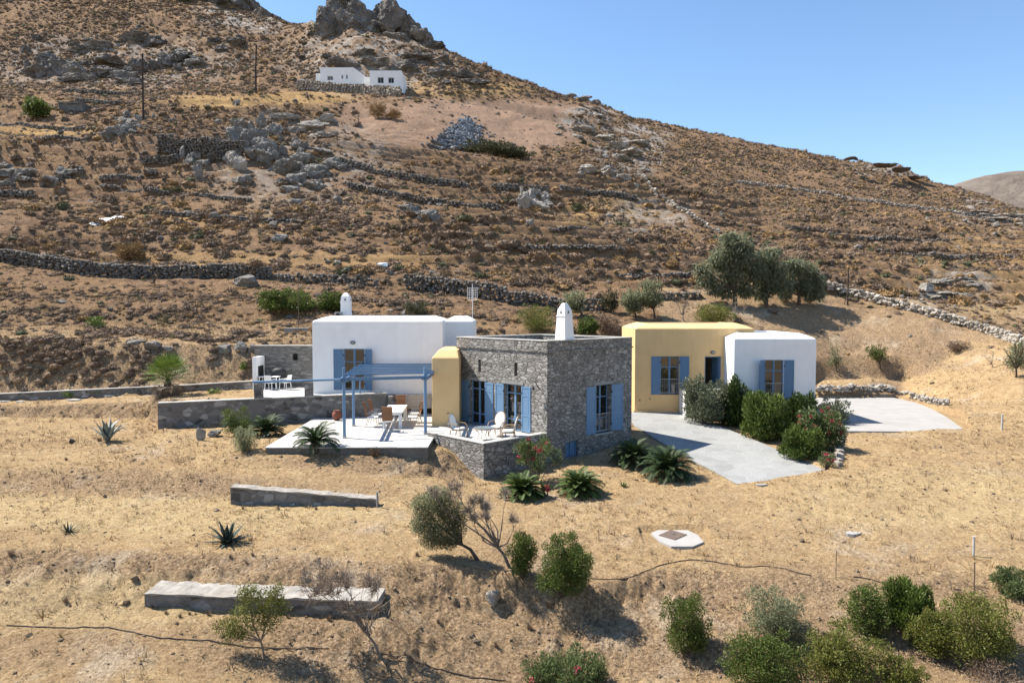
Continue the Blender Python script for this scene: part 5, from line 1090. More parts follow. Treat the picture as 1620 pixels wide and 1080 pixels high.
def upole(px, py0, py1, r, label):
    p = G(px, py1); top = Pd(px+(0.5 if px > 300 else -1.5), py0, p[1]); h = top[2]-p[2]
    t = thing('utility_pole', label, 'utility pole', tuple(p), 0, 'poles on the hillside')
    b = MB(); b.tube([(0, 0, -.6), (0, 0, h*.5), (top[0]-p[0], 0, h)], [r, r*.9, r*.75], 8); b.build('pole', M['pole'], t)
    b = MB(); b.tube([(top[0]-p[0]-.25, -.02, h-.25), (top[0]-p[0]+.25, -.02, h-.25)], .05, 6); b.build('crossarm', M['pole'], t)
    for x in (-.2, .2):
        b = MB(); b.tube([(top[0]-p[0]+x, -.02, h-.2), (top[0]-p[0]+x, -.02, h-.02)], [.05, .03], 6); b.build('insulator', M['lampglass'], t)
upole(227, 85, 191, .17, 'tall dark timber utility pole on the rock mound at upper left')
upole(405, 72, 148, .19, 'dark timber utility pole left of the far white villa')
p = G(1341, 483); top = Pd(1341, 424, p[1]); t = thing('wooden_post', 'slim dark post in front of the sunlit pale wall', 'post', tuple(p))
b = MB(); b.tube([(0, 0, -.3), (0, 0, top[2]-p[2])], [.07, .055], 7); b.build('pole', M['pole'], t); b = MB(); b.tube([(-.28, 0, top[2]-p[2]-1.1), (-.12, 0, top[2]-p[2]-.9)], .02, 5); b.tube([(-.3, .05, 0), (0, 0, 1.2)], .03, 5); b.build('brace', M['pole'], t)
# tv aerial behind the wing of the white house
p = np.array([npx(747.5, 47.5), 47.5, 0]); zt_, zb_ = Pd(747.5, 449, 47.5)[2], gz(p[0], p[1])
ta = thing('tv_aerial', 'pale grid tv aerial on a thin mast behind the white house', 'aerial', (p[0], p[1], zb_))
hh = zt_-zb_; b = MB(); b.tube([(0, 0, -.2), (0, 0, hh)], .022, 6); b.build('mast', M['wtable'], ta)
b = MB(); w = 7.5*47.5/F; z1_ = Pd(747, 454, 47.5)[2]-zb_; z0_ = Pd(747, 476, 47.5)[2]-zb_
for x in (-w, w): b.tube([(x, 0, z0_+.15), (x, 0, z1_)], .014, 5)
for i in range(6):
    z = z0_+(z1_-z0_)*(i+.5)/6; b.tube([(-w, 0, z), (w, 0, z)], .008, 4)
for i in range(1, 5):
    b.tube([(-w+2*w*i/5, .02, z0_), (-w+2*w*i/5, .02, z1_-.1)], .006, 4)
b.build('reflector_grid', M['wtable'], ta)
# slim mast on a tripod left of the white house
p = np.array([npx(472.5, 51.0), 51.0, 0]); p[2] = Pd(472, 518, 51.0)[2]; gg = gz(p[0], p[1]); p[2] = gg
mm = thing('tripod_mast', 'thin dark mast on a tripod foot on the slab left of the white house', 'mast', tuple(p))
b = MB(); hm = Pd(472, 441, 51)[2]-gg; b.tube([(0, 0, .0), (0, 0, hm)], [.03, .018], 6); b.build('mast', M['rust'], mm)
for k in range(3):
    b = MB(); a_ = k*2.094+.5; b.tube([(0, 0, .75), (.42*math.cos(a_), .42*math.sin(a_), .05)], .02, 5); b.build('leg', M['rust'], mm)
b = MB(); b.box((-.85, -.6, -.3), (.85, .6, .07)); b.build('base_slab', M['grey'], mm)
def stake(px, py0, py1, r, mat, label, name='marker_post', cat='post', lean=0, group=None, ring=False):
    p = G(px, py1); h = (py1-py0)*p[1]/F*1.02; t = thing(name, label, cat, tuple(p), 0, group)
    b = MB(); b.tube([(0, 0, -.15), (lean*.4*h, 0, h*.5), (lean*h, 0, h)], r, 7); b.build('shaft', M[mat], t)
    b = MB(); b.tube([(lean*h, 0, h-.02), (lean*h, 0, h+.01)], r*1.35, 7); b.build('cap', M[mat], t)
stake(1540, 849, 880, .036, 'cope', 'white pipe marker post standing in the straw at far right')
stake(1585, 656, 679, .05, 'cope', 'short white post right of the parking area')
stake(597, 778, 803, .035, 'grey', 'thin grey stake at the right end of the tapering garden wall', 'stake', 'stake')
stake(1322, 872, 914, .010, 'rust', 'thin rusty rod left of the white pipe marker', 'iron_rod', 'rod', .02)
stake(1541, 890, 942, .018, 'rust', 'thin rusty rod just below the white pipe marker', 'iron_rod', 'rod', -.01)
for i, (px, py0, py1) in enumerate(((670,418,430),(873,425,445),(1047,450,460),(1042,432,446))):
    stake(px, py0, py1, .04, 'pole', ['fence stake on the slope above the collapsing wall', 'fence stake on the slope above the stone house', 'fence stake behind the small olive trees', 'upper fence stake near the faint low wall'][i], 'fence_stake', 'stake', .02, 'fence stakes on the slope')
# inspection cover
pc_ = MH; ic = thing('manhole', 'rusty square manhole cover set in an octagonal white concrete slab', 'manhole', (pc_[0], pc_[1], pc_[2]))
q = [Pz(x, y, pc_[2]+.03)-pc_ for x, y in ((1030,843),(1047,835),(1085,837),(1104,846),(1113,857),(1096,864),(1062,864),(1044,856))]
gq = [gz(v[0]+pc_[0], v[1]+pc_[1])-pc_[2] for v in q]; b = MB(); b.add([(v[0], v[1], -.3) for v in q]+[(v[0], v[1], .035) for v in q], [list(range(7, -1, -1)), list(range(8, 16))]+[[i, (i+1) % 8, (i+1) % 8+8, i+8] for i in range(8)]); b.build('slab', M['park'], ic)
q = [Pz(x, y, pc_[2]+.05)-pc_ for x, y in ((1042,846),(1068,853.5),(1087,845),(1061,837.5))]; q = q if np.cross(q[1]-q[0], q[2]-q[1])[2] > 0 else q[::-1]
b = MB(); b.add([(v[0], v[1], .037) for v in q]+[(v[0], v[1], .055) for v in q], [[3,2,1,0],[4,5,6,7],[0,1,5,4],[1,2,6,5],[2,3,7,6],[3,0,4,7]]); cv = b.build('cover', M['rust'], ic)
mid_ = np.mean(q, axis=0); b = MB(); b.tube([mid_+[-.08, 0, .055-mid_[2]], mid_+[0, 0, .085-mid_[2]], mid_+[.08, 0, .055-mid_[2]]], .015, 5); b.build('handle', M['steel'], cv)
p = G(1350, 845); b = MB(); rr = [(.16*math.cos(t)*(1.6+.3*math.sin(2*t)), .16*math.sin(t)*(1+.2*math.cos(3*t)), 0) for t in np.arange(10)*2*math.pi/10]
b.rings([[(x, y, z) for x, y, _ in rr] for z in (-.05, .05)], True); tag(b.build('flat_stone', M['park'], loc=p), 'white flat stone in the straw right of the manhole', 'stone')
p = G(1205, 768); b = MB(); b.rings([[(x*.9, y*.7, z) for x, y, _ in rr] for z in (-.05, .05)], True); tag(b.build('flat_stone', M['park'], loc=p), 'white flat stone at the front edge of the driveway', 'stone')
def hose(pts, label):
    P_ = path_world(pts, 8, 10); b = MB(); q = np.array([[x, y, gz(x, y)+.016] for x, y, z in P_]); k = np.convolve(np.pad(q[:, 2], 1, mode='edge'), np.ones(3)/3, 'valid'); q[:, 2] = np.maximum(k, q[:, 2]); b.tube(q, .013, 6)
    o = b.build('irrigation_hose', M['hose'], at=q[0]); tag(o, label, 'hose', 'irrigation hoses on the slope')
hose([(935,915),(990,919),(1025,902),(1060,890),(1100,886),(1140,890),(1175,899),(1215,895),(1250,903),(1283,913)], 'long black irrigation hose winding below the manhole')
hose([(1350,913),(1380,916),(1408,928)], 'short black irrigation hose behind the lower right bushes')
hose([(10,990),(100,994),(180,993),(210,1002),(260,1011),(330,1014),(400,1026),(470,1028),(520,1026)], 'dark irrigation hose running under the young tree at lower left')
hose([(597,1036),(640,1040),(690,1060),(740,1072),(800,1078)], 'dark hose trailing from the foot of the bare tree')
# ------------------------------------------------------------------ plants
def leafcloud(mb, lobes, n, ll, lw, rng, up=.25, shell=.4, gap=.3, nsc=2.2, seed=0, m=0, along=.0, zmin=None):
    lobes = np.array(lobes, float); vol = (lobes[:, 3]*lobes[:, 4]+lobes[:, 4]*lobes[:, 5]+lobes[:, 3]*lobes[:, 5]); k = rng.choice(len(lobes), n, p=vol/vol.sum()); L = lobes[k]
    d = rng.normal(size=(n, 3)); d /= np.linalg.norm(d, axis=1)[:, None]
    r = shell+(1-shell)*rng.uniform(0, 1, n)**.7; inner = rng.uniform(0, 1, n) < .25; r = np.where(inner, rng.uniform(.1, 1, n), r)
    r = r*(1+.22*fbm(d[:, 0]*2+k*5, d[:, 1]*2, d[:, 2]*2, sc=1.3, octv=3, seed=seed))
    P_ = L[:, :3]+d*r[:, None]*L[:, 3:6]
    if gap > 0:
        sc = nsc/np.median(lobes[:, 3:6]); nz = fbm(P_[:, 0], P_[:, 1], P_[:, 2], sc=sc, octv=2, seed=seed+5); ok = nz > -.75+gap+.25*rng.uniform(-1, 1, n); P_, d = P_[ok], d[ok]
    if zmin is not None: ok = P_[:, 2] > zmin; P_, d = P_[ok], d[ok]
    n = len(P_); t = d*.6+rng.normal(0, .6, (n, 3)); t[:, 2] += up; t /= np.linalg.norm(t, axis=1)[:, None]
    o = rng.normal(size=(n, 3)); b = np.cross(t, o); b /= np.linalg.norm(b, axis=1)[:, None]+1e-9
    l = ll*rng.uniform(.6, 1.3, n)[:, None]; w = lw*rng.uniform(.7, 1.2, n)[:, None]
    V = np.stack([P_, P_+t*l*.5+b*w*.5, P_+t*l, P_+t*l*.5-b*w*.5], 1).reshape(-1, 3)
    i = np.arange(n)[:, None]*4; mb.add(V, i+np.arange(4)[None], m)
def branches(mb, base, d, L, r, depth, rng, tips, spread=.55, seg=4, up=.1, taper=.62, kids=(2, 3), lean=(0, 0, 0)):
    p = np.array(base, float); d = np.array(d, float); d /= np.linalg.norm(d); pts = [p]
    for i in range(seg):
        d = d+rng.normal(0, .10, 3)+np.array([0, 0, up*.3])+np.array(lean)*.12; d /= np.linalg.norm(d); p = p+d*L/seg; pts.append(p)
    mb.tube(pts, np.linspace(r, r*taper, seg+1), 6 if r > .012 else 4, cap=depth == 0)
    if depth == 0: tips.append((p, d)); return
    for _ in range(rng.integers(kids[0], kids[1]+1)):
        dd = d+rng.normal(0, spread, 3)+np.array([0, 0, up])+np.array(lean)*.3
        branches(mb, pts[-1] if rng.uniform() < .7 else pts[-2], dd, L*rng.uniform(.6, .85), r*taper*rng.uniform(.7, .95), depth-1, rng, tips, spread, seg, up, taper, kids, lean)
def auto_lobes(w, h, rng, k=7, z0=.0, flat=.85):
    out = [(0, 0, z0+(h-z0)*.5, w*.35, w*.35*flat, (h-z0)*.42)]
    for i in range(4):
        a = i*1.57+rng.uniform(0, 1.2); out.append((w*.24*math.cos(a), w*.24*math.sin(a)*flat, z0+(h-z0)*.26, w*.22, w*.22*flat, (h-z0)*.26))
    for _ in range(k):
        a = rng.uniform(0, 6.283); q = rng.uniform(.25, .78)*w*.5; s_ = rng.uniform(.11, .25)
        out.append((q*math.cos(a), q*math.sin(a)*flat, z0+(h-z0)*rng.uniform(.22, .9-.15*q/(w*.5)), w*s_, w*s_*flat, (h-z0)*s_*1.05))
    for _ in range(12):
        a = rng.uniform(0, 6.283); e = rng.uniform(-.2, 1.35); s_ = rng.uniform(.045, .085); out.append((w*.47*math.cos(e)*math.cos(a), w*.47*flat*math.cos(e)*math.sin(a), z0+(h-z0)*(.48+.5*math.sin(e)), w*s_, w*s_, (h-z0)*s_*1.5))
    return out
def bush(name, label, cat, px, py, wpx, hpx, mat, n=3500, leaf=(.05, .022), k=7, z0=.05, up=.25, gap=.3, group=None, stems=11, stemmat='bark', flower=None, nfl=0, flat=.85, lobes=None, sink=.05, at=None, shell=.4):
    p = G(px, py) if at is None else np.array(at, float); s_ = p[1]/F; w, h = wpx*s_*1.1, hpx*s_*1.08; n = int(n*1.5); leaf = (leaf[0]*1.2, leaf[1]*1.3); rng = np.random.default_rng(int(px*13+py*7)); t = thing(name, label, cat, tuple(p-np.array([0, 0, sink])), 0, group)
    lb = lobes(w, h) if lobes else auto_lobes(w, h, rng, k, h*z0, flat); b = MB(); leafcloud(b, lb, n, leaf[0], leaf[1], rng, up, shell, gap, seed=int(px), zmin=.02)
    b.build('foliage', M[mat], t)
    st = MB()
    for i in range(stems):
        q = lb[i % len(lb)]; a = rng.uniform(0, 6.28); kx = rng.uniform(.8, 1.3); p1 = np.array([q[0]*kx, q[1]*kx, q[2]*(1+.15*(kx-.8))]); st.tube([(.06*math.cos(a), .06*math.sin(a), -.2), p1*.4+np.array([rng.normal(0, .04), rng.normal(0, .04), .05]), p1], [.022, .016, .006], 5)
    if stems: st.build('stem', M[stemmat], t)
    if flower:
        fb = MB(); fl_ = []
        for i in range(nfl):
            q = lb[rng.integers(0, len(lb))]; d = rng.normal(size=3); d[2] = abs(d[2])*.8; d[1] = -abs(d[1]); d /= np.linalg.norm(d); c = np.array(q[:3])+d*np.array(q[3:])*1.02
            fb = MB(); leafcloud(fb, [(c[0], c[1], c[2], .09, .09, .07)], 34, .05, .045, rng, .2, .3, 0, seed=4); fb.build('flower', M[flower], t)
    return t
def frond_set(mb, n, L, rng, pairs=22, wl=.16, rise=(.15, 1.25), droop=.9, z=.3, lw=.034, cx=0, cy=0, squash=1.0):
    for i in range(n):
        a = i*2.39996+rng.uniform(-.2, .2); e = rise[0]+(rise[1]-rise[0])*(i/n)+rng.uniform(-.08, .08); l = L*rng.uniform(.85, 1.1)
        ca, sa_ = math.cos(a), math.sin(a); k = pairs; t = np.linspace(0, 1, k+1); ang = e-droop*t**1.6
        ds = l/k; x = np.concatenate([[0], np.cumsum(np.cos(ang[:-1])*ds)]); zz = np.concatenate([[0], np.cumsum(np.sin(ang[:-1])*ds)])
        pts = np.stack([cx+x*ca, cy+x*sa_, z+zz*squash], -1); mb.tube(pts[::3], .008, 3, cap=False)
        T = np.gradient(pts, axis=0); T /= np.linalg.norm(T, axis=1)[:, None]; S = np.array([-sa_, ca, 0.0]); Nn = np.cross(T, S)
        for sgn in (-1, 1):
            j = np.arange(2, k+1); ln = wl*np.sin(np.pi*np.clip(.12+.86*t[j], 0, 1))**.6*rng.uniform(.9, 1.1, len(j))
            d = S*sgn*.86+T[j]*.5+Nn[j]*(.28)*np.sign(Nn[j][:, 2:3]); d /= np.linalg.norm(d, axis=1)[:, None]
            V = np.stack([pts[j]-T[j]*lw, pts[j]+d*ln[:, None]*.6-T[j]*lw*.6, pts[j]+d*ln[:, None], pts[j]+d*ln[:, None]*.5+T[j]*lw], 1).reshape(-1, 3); ii = np.arange(len(j))[:, None]*4
            mb.add(V, ii+np.arange(4)[None])
def cycad(px, py, wpx, hpx, label, mat='cycad', n=56, trunk=.25, rise=(.0, 1.25), at=None):
    p = G(px, py) if at is None else np.array(at); s_ = p[1]/F; L = wpx*s_*.56; rng = np.random.default_rng(int(px+py)); t = thing('cycad', label, 'cycad', tuple(p))
    b = MB(); frond_set(b, n, L, rng, 24, L*.24, rise, 1.0, trunk); b.build('fronds', M[mat], t)
    lathe([(.17, -.1), (.18, trunk*.5), (.15, trunk), (.06, trunk+.08)], 12).build('trunk', M['bark'], t)
cycad(500, 716, 74, 60, 'sago cycad with open drooping fronds at the front edge of the patio', 'cycad', 34, .42, (-.05, 1.2))
cycad(421, 690, 60, 44, 'bushy sago cycad at the left edge of the patio', 'cycad', 46, .2, (.1, 1.3))
cycad(826, 785, 70, 52, 'sago cycad in front of the terrace wall, left of its neighbour', 'cycad2', 60, .15, (.0, 1.35))
cycad(917, 781, 72, 52, 'sago cycad with stiff fronds in front of the shaded stone house wall', 'cycad2', 60, .18, (.0, 1.3))
cycad(1056, 755, 84, 76, 'large dark sago cycad at the left edge of the driveway', 'cycad', 66, .35, (-.25, 1.25))
cycad(1001, 735, 70, 60, 'sago cycad in the deep shade at the corner of the stone house', 'cycad', 56, .25, (.0, 1.3))
def agave(px, py, wpx, hpx, label, mat, n=22, w=.09, rise=(.15, 1.45), droop=.5):
    p = G(px, py); s_ = p[1]/F; L = max(wpx*.55, hpx)*s_; rng = np.random.default_rng(int(px)); t = thing('agave', label, 'agave', tuple(p)); b = MB()
    for i in range(n):
        a = i*2.39996; e = rise[0]+(rise[1]-rise[0])*i/n+rng.uniform(-.1, .1); l = L*rng.uniform(.75, 1.1); k = 7; tt_ = np.linspace(0, 1, k); ang = e-droop*rng.uniform(-.2, 1.2)*tt_**2
        x = .04+np.concatenate([[0], np.cumsum(np.cos(ang[:-1]))])*l/k; z = np.concatenate([[0], np.cumsum(np.sin(ang[:-1]))])*l/k; ww = w*np.array([.7, 1, 1, .85, .6, .35, .02])*L*1.2
        d = np.array([math.cos(a), math.sin(a), 0]); sd = np.array([-d[1], d[0], 0]); c = d[None]*x[:, None]+np.array([0, 0, 1.])*z[:, None]
        up = np.array([0, 0, 1.])*.35
        Vt = np.stack([c-sd*ww[:, None]*.5+up*ww[:, None]*.5, c, c+sd*ww[:, None]*.5+up*ww[:, None]*.5, c-up*ww[:, None]*.25], 1).reshape(-1, 3)
        ii = (np.arange(k-1)[:, None]*4+np.arange(4)[None]); i2 = np.arange(k-1)[:, None]*4+(np.arange(4)[None]+1) % 4; b.add(Vt, np.stack([ii, i2, i2+4, ii+4], -1).reshape(-1, 4))
    b.build('leaves', M[mat], t, True)
    return t
ag = agave(170, 698, 44, 46, 'tall grey agave with upright drooping tips beside the bank at left', 'agave', 18, .17, (.85, 1.52), 1.3)
agave(360, 858, 58, 44, 'dark blue green agave on the straw terrace below the garden wall', 'agavedark', 30, .13, (-.05, 1.4), .3)
agave(108, 842, 38, 22, 'small spiky agave on the straw terrace at far left', 'agavedark', 18, .11, (.2, 1.35), .2)
agave(609, 843, 12, 9, 'tiny agave seedling right of the dark agave', 'agavedark', 8, .10, (.4, 1.3), .2)
agave(986, 769, 24, 12, 'small yellow green rosette plant in front of the stone house', 'palm', 18, .10, (.1, 1.2), .4)
# fan palm
p = G(266, 627); s_ = p[1]/F; fp = thing('fan_palm', 'bright green fan palm with a skirt of dead leaves behind the retaining wall', 'palm tree', tuple(p))
def fans(n, rise, L, rng, cz_, droop=0, size=.5):
    b = MB()
    for i in range(n):
        a = i*2.39996; e = rise[0]+(rise[1]-rise[0])*i/n; d = np.array([math.cos(a)*math.cos(e), math.sin(a)*math.cos(e), math.sin(e)]); st_ = np.array([0, 0, cz_]); hub = st_+d*L*rng.uniform(.8, 1.1); b.tube([st_, (st_+hub)/2+[0, 0, .05], hub], .012, 4)
        sd = np.cross(d, [0, 0, 1.]); sd /= np.linalg.norm(sd); nn_ = np.cross(sd, d)
        for q in np.linspace(-1.25, 1.25, 17):
            dd = d*math.cos(q)+sd*math.sin(q)+nn_*.12*abs(q); l = size*(1-.12*abs(q))*rng.uniform(.9, 1.1); tip = hub+dd*l+np.array([0, 0, -.10-droop]); pw = np.cross(dd, nn_); pw /= np.linalg.norm(pw)+1e-9
            m1 = hub+dd*l*.55; b.add([hub, m1+pw*.026, tip, m1-pw*.026], [[0, 1, 2, 3]])
    return b
rng = np.random.default_rng(5)
fans(34, (-.1, 1.45), .8, rng, .95, .02, 1.05).build('fronds', M['palm'], fp)
fans(20, (-1.0, -.3), .6, rng, .85, .2, .7).build('dead_fronds', M['deadpalm'], fp)
lathe([(.22, -.2), (.26, .2), (.22, .6), (.14, .95)], 12).build('trunk', M['bark'], fp)
# --- shrubs round the house
bush('garden_shrub', 'rounded green shrub beside the retaining wall, left of the bushy cycad', 'shrub', 379, 688, 54, 42, 'green', 5200, (.05, .025), group=None)
bush('garden_shrub', 'loose grey green shrub with a dry reddish base in front of the rounded green one', 'shrub', 388, 714, 44, 38, 'olive', 3000, (.06, .02), gap=.4)
bush('garden_shrub', 'small reddish dry shrub at the front edge of the patio', 'shrub', 594, 721, 22, 14, 'deadpalm', 700, (.06, .012), k=4, up=.8)
def ole_lobes(n, seed, spread=.5):
    def f(w, h):
        r = np.random.default_rng(seed); o = []
        for i in range(n):
            a = r.uniform(0, 6.28); q = math.sqrt(r.uniform(0, 1))*w*spread*.8; z = h*r.uniform(.35, .85); o.append((q*math.cos(a), q*math.sin(a)*.8, z, w*r.uniform(.07, .14), w*.11, h*r.uniform(.10, .2)))
        return o
    return f
bush('oleander', 'leggy oleander with crimson flowers against the terrace wall corner', 'oleander', 848, 764, 78, 76, 'oleander', 1900, (.13, .034), up=.9, gap=.15, stems=14, stemmat='barklight', flower='flower', nfl=15, lobes=ole_lobes(16, 3))
bush('oleander', 'low spray of crimson flowers between the two bright cycads', 'oleander', 864, 784, 26, 20, 'oleander', 350, (.08, .02), up=.6, gap=.1, stems=4, flower='flower', nfl=6, lobes=ole_lobes(6, 5))
bush('oleander', 'pale grey green oleander in front of the landing wall', 'oleander', 1118, 672, 80, 72, 'paleoleander', 7500, (.14, .045), up=.8, gap=.35, stems=10, k=9)
def con_lobes(w, h):
    r = np.random.default_rng(int(w*1000) % 999); o = [(0, 0, h*.45, w*.33, w*.3, h*.44)]+[(w*.27*math.cos(i*1.26+.4), w*.25*math.sin(i*1.26+.4), h*.2, w*.2, w*.2, h*.2) for i in range(5)]
    for i in range(11):
        a = r.uniform(0, 6.28); q = r.uniform(.15, .36)*w; o.append((q*math.cos(a), q*math.sin(a), h*r.uniform(.3, .72), w*.13, w*.13, h*r.uniform(.2, .32)))
    return o
bush('conifer_shrub', 'tall dark green conifer shrub right of the pale oleander', 'conifer shrub', 1166, 674, 58, 74, 'conifer', 8000, (.15, .05), up=1.5, gap=.2, lobes=con_lobes)
bush('conifer_shrub', 'broad lighter green conifer shrub in front of the guest house', 'conifer shrub', 1215, 695, 84, 78, 'conifer2', 10000, (.15, .05), up=1.4, gap=.28, lobes=con_lobes)
bush('conifer_shrub', 'dark clipped conifer shrub at the right end of the guest house front', 'conifer shrub', 1262, 686, 68, 64, 'conifer', 8500, (.14, .05), up=1.2, gap=.2, lobes=con_lobes)
bush('conifer_shrub', 'low bright green conifer shrub at the front of the planting bed', 'conifer shrub', 1266, 722, 66, 48, 'conifer2', 7000, (.13, .045), up=1.3, gap=.2, lobes=con_lobes)
bush('oleander', 'oleander full of crimson flowers at the right end of the planting bed', 'oleander', 1302, 712, 68, 62, 'oleander', 4500, (.13, .045), up=.7, gap=.3, stems=8, flower='flower', nfl=20, k=9)
bush('oleander', 'bushy flowerless oleander behind the crimson one, by the parking area', 'oleander', 1322, 672, 54, 40, 'paleoleander', 2600, (.13, .045), up=.5, gap=.35)
bush('garden_shrub', 'small green shrub with a few flowers at the front corner of the bed', 'shrub', 1308, 738, 26, 24, 'oleander', 900, (.06, .02), flower='flower', nfl=4)
# --- behind the houses
for a_ in (('wild_shrub', 'broad dense green bush on the slope behind the white house, left of its chimney', 'shrub', 461, 493, 98, 34, 'green', 7500, (.13, .07)),
           ('wild_shrub', 'dense green bush just left of the white house chimney', 'shrub', 524, 493, 40, 30, 'green', 3000, (.13, .07)),
           ('wild_shrub', 'small dull green bush behind the white house roof', 'shrub', 659, 499, 44, 22, 'grn_scrub', 1500, (.12, .05)),
           ('wild_shrub', 'feathery light green bush behind the stone house', 'shrub', 853, 524, 60, 36, 'yellowgreen', 3200, (.22, .02)),
           ('wild_shrub', 'dark glossy bush right of the stone house chimney', 'shrub', 929, 530, 34, 26, 'green', 1800, (.12, .07)),
           ('wild_shrub', 'round brown dry bush behind the stone house', 'shrub', 966, 531, 44, 32, 'scrub', 2600, (.13, .03)),
           ('wild_shrub', 'yellow green bush behind the yellow house', 'shrub', 1128, 512, 66, 30, 'yellowgreen', 3200, (.14, .04)),
           ('wild_shrub', 'small green bush against the long wall behind the aerial', 'shrub', 678, 461, 18, 14, 'grn_scrub', 500, (.14, .06)),
           ('wild_shrub', 'pale green weed clump on the terrace at left', 'shrub', 152, 517, 28, 16, 'palm', 500, (.12, .05)),
           ('wild_shrub', 'thin green weed on the terrace left of the broad green bush', 'shrub', 258, 516, 22, 20, 'grn_scrub', 350, (.10, .04)),
           ('wild_shrub', 'small bright green weed above the kitchen wall', 'shrub', 386, 584, 14, 12, 'palm', 300, (.08, .04)),
           ('wild_shrub', 'low green weed by the path kerb', 'shrub', 110, 627, 20, 9, 'palm', 300, (.07, .04)),
           ('wild_shrub', 'low green weed by the kerb left of the fan palm', 'shrub', 160, 623, 18, 8, 'palm', 260, (.07, .04)),
           ('wild_shrub', 'low green weed by the kerb right of the fan palm', 'shrub', 340, 622, 22, 8, 'palm', 300, (.07, .04)),
           ('wild_shrub', 'dark green scrub patch below the blue grey rubble', 'shrub', 770, 245, 90, 18, 'grn_scrub', 3000, (.3, .16)),
           ('wild_shrub', 'green patch of scrub below the scree, right of the rubble', 'shrub', 812, 250, 60, 14, 'grn_scrub', 1800, (.3, .16)),
           ('wild_shrub', 'light green bush at the foot of the summit crag', 'shrub', 510, 56, 22, 20, 'yellowgreen', 700, (.6, .3)),
           ('wild_shrub', 'golden dry bush on the reddish scree below the villa', 'shrub', 598, 188, 28, 22, 'scrubgold', 900, (.35, .1)),
           ('wild_shrub', 'smaller golden dry bush on the reddish scree', 'shrub', 622, 190, 26, 14, 'scrubgold', 600, (.35, .1)),
           ('wild_shrub', 'large ochre dry bush above the long dark wall', 'shrub', 208, 413, 42, 26, 'scrubgold', 2200, (.25, .06)),
           ('wild_shrub', 'tan dry bush behind the big smooth boulder', 'shrub', 404, 436, 36, 22, 'scrub', 1600, (.2, .06)),
           ('wild_shrub', 'round dry bush on the bare slope right of the pepper trees', 'shrub', 1515, 556, 32, 16, 'scrub', 1400, (.12, .03))):
    bush(*a_, stems=3, gap=.25)
def tree(name, label, px, py, crown, mat, n, leaf, trunk_r, cat='tree', depth=2, lean=(0, 0, 0), L0=.4, kids=(2, 3), barkmat='bark', up=.25, gap=.35, bare=False, lobk=8, spread=.5, group=None, at=None, trunk_w=None, shell=.45, nlobe=None):
    p = G(px, py) if at is None else np.array(at, float); s_ = p[1]/F; cx, cy, w, h = crown; cw, chh = w*s_, h*s_; c = np.array([(cx-px)*s_, 0, (py-cy)*s_]); rng = np.random.default_rng(int(px*3+py)); t = thing(name, label, cat, tuple(p), 0, group)
    lb = []
    if nlobe: lb = [((x-px)*s_, yy*s_, (py-y)*s_, rx*s_, rx*s_*.9, ry*s_) for x, y, rx, ry, yy in nlobe]
    elif not bare:
        for q in auto_lobes(cw, chh, rng, lobk, 0): lb.append((q[0]+c[0], q[1]+c[1], q[2]+c[2]-chh/2, *q[3:]))
    tr = MB(); tips = []
    d0 = c/np.linalg.norm(c); L = np.linalg.norm(c); r = trunk_r
    pts = [np.array([0, 0, -.25]), np.array([0, 0, 0.]), d0*L*.18+np.array([0, 0, .06*L]), d0*L*.38]; tr.tube(pts, [r*1.35, r*1.1, r*.9, r*.8], 8)
    targets = lb if lb else [(c[0]+rng.normal(0, cw*.22), rng.normal(0, cw*.18), c[2]+rng.normal(0, chh*.2), 0, 0, 0) for _ in range(12)]
    for q in targets:
        q0 = np.array(q[:3]); m_ = pts[3]*.55+q0*.45+rng.normal(0, .05*L, 3); tr.tube([pts[3], m_, q0], [r*.62, r*.4, r*.16], 6)
        if lb and leaf[0] < .2:
            for _ in range(5):
                e = q0+rng.normal(0, 1, 3)*np.array(q[3:])*.6; tr.tube([m_*.3+q0*.7, (q0+e)/2+rng.normal(0, .02, 3), e], [r*.16, r*.1, .003], 4)
        if bare:
            dd = q0-m_; branches(tr, q0, dd, np.linalg.norm(dd)*.34, r*.3, depth, rng, tips, spread, 3, up, .62, kids, lean)
    tr.build('trunk', M[barkmat], t)
    if lb:
        b = MB(); leafcloud(b, lb, int(n*1.35), leaf[0]*1.15, leaf[1]*1.25, rng, up, shell, gap, seed=int(px)); b.build('crown', M[mat], t)
    elif bare:
        b = MB(); 
        for pt_, dd in tips:
            for _ in range(5):
                e = pt_+(dd*.5+rng.normal(0, .6, 3))*cw*.10; b.tube([pt_, (pt_+e)/2+rng.normal(0, .01, 3), e], [.008, .006, .003], 3)
        b.build('crown', M['twig'], t)
    return t
pep = dict(mat='pepper', barkmat='bark', up=-.9, gap=.6, shell=.3)
tree('pepper_tree', 'largest of the three pepper trees, at the left of the grove', 1163, 484, (1160, 418, 110, 110), n=8500, leaf=(.40, .085), trunk_r=.2, group='pepper trees behind the yellow house', nlobe=[(1165,388,24,18,0),(1140,408,20,18,1),(1118,438,16,17,-.5),(1180,408,22,20,-1),(1158,434,22,18,1),(1194,432,18,20,.5),(1130,456,15,10,.2),(1180,458,16,12,-1),(1150,462,12,9,-.6),(1105,425,9,12,0),(1150,375,14,10,.3)], **pep)
tree('pepper_tree', 'middle pepper tree of the grove', 1212, 486, (1212, 440, 70, 80), n=5000, leaf=(.40, .085), trunk_r=.2, group='pepper trees behind the yellow house', nlobe=[(1208,408,19,16,.6),(1226,426,19,17,-.6),(1202,434,17,17,-1),(1218,450,18,15,.8),(1238,453,14,15,0),(1205,464,13,11,-.5),(1222,400,12,9,0)], **pep)
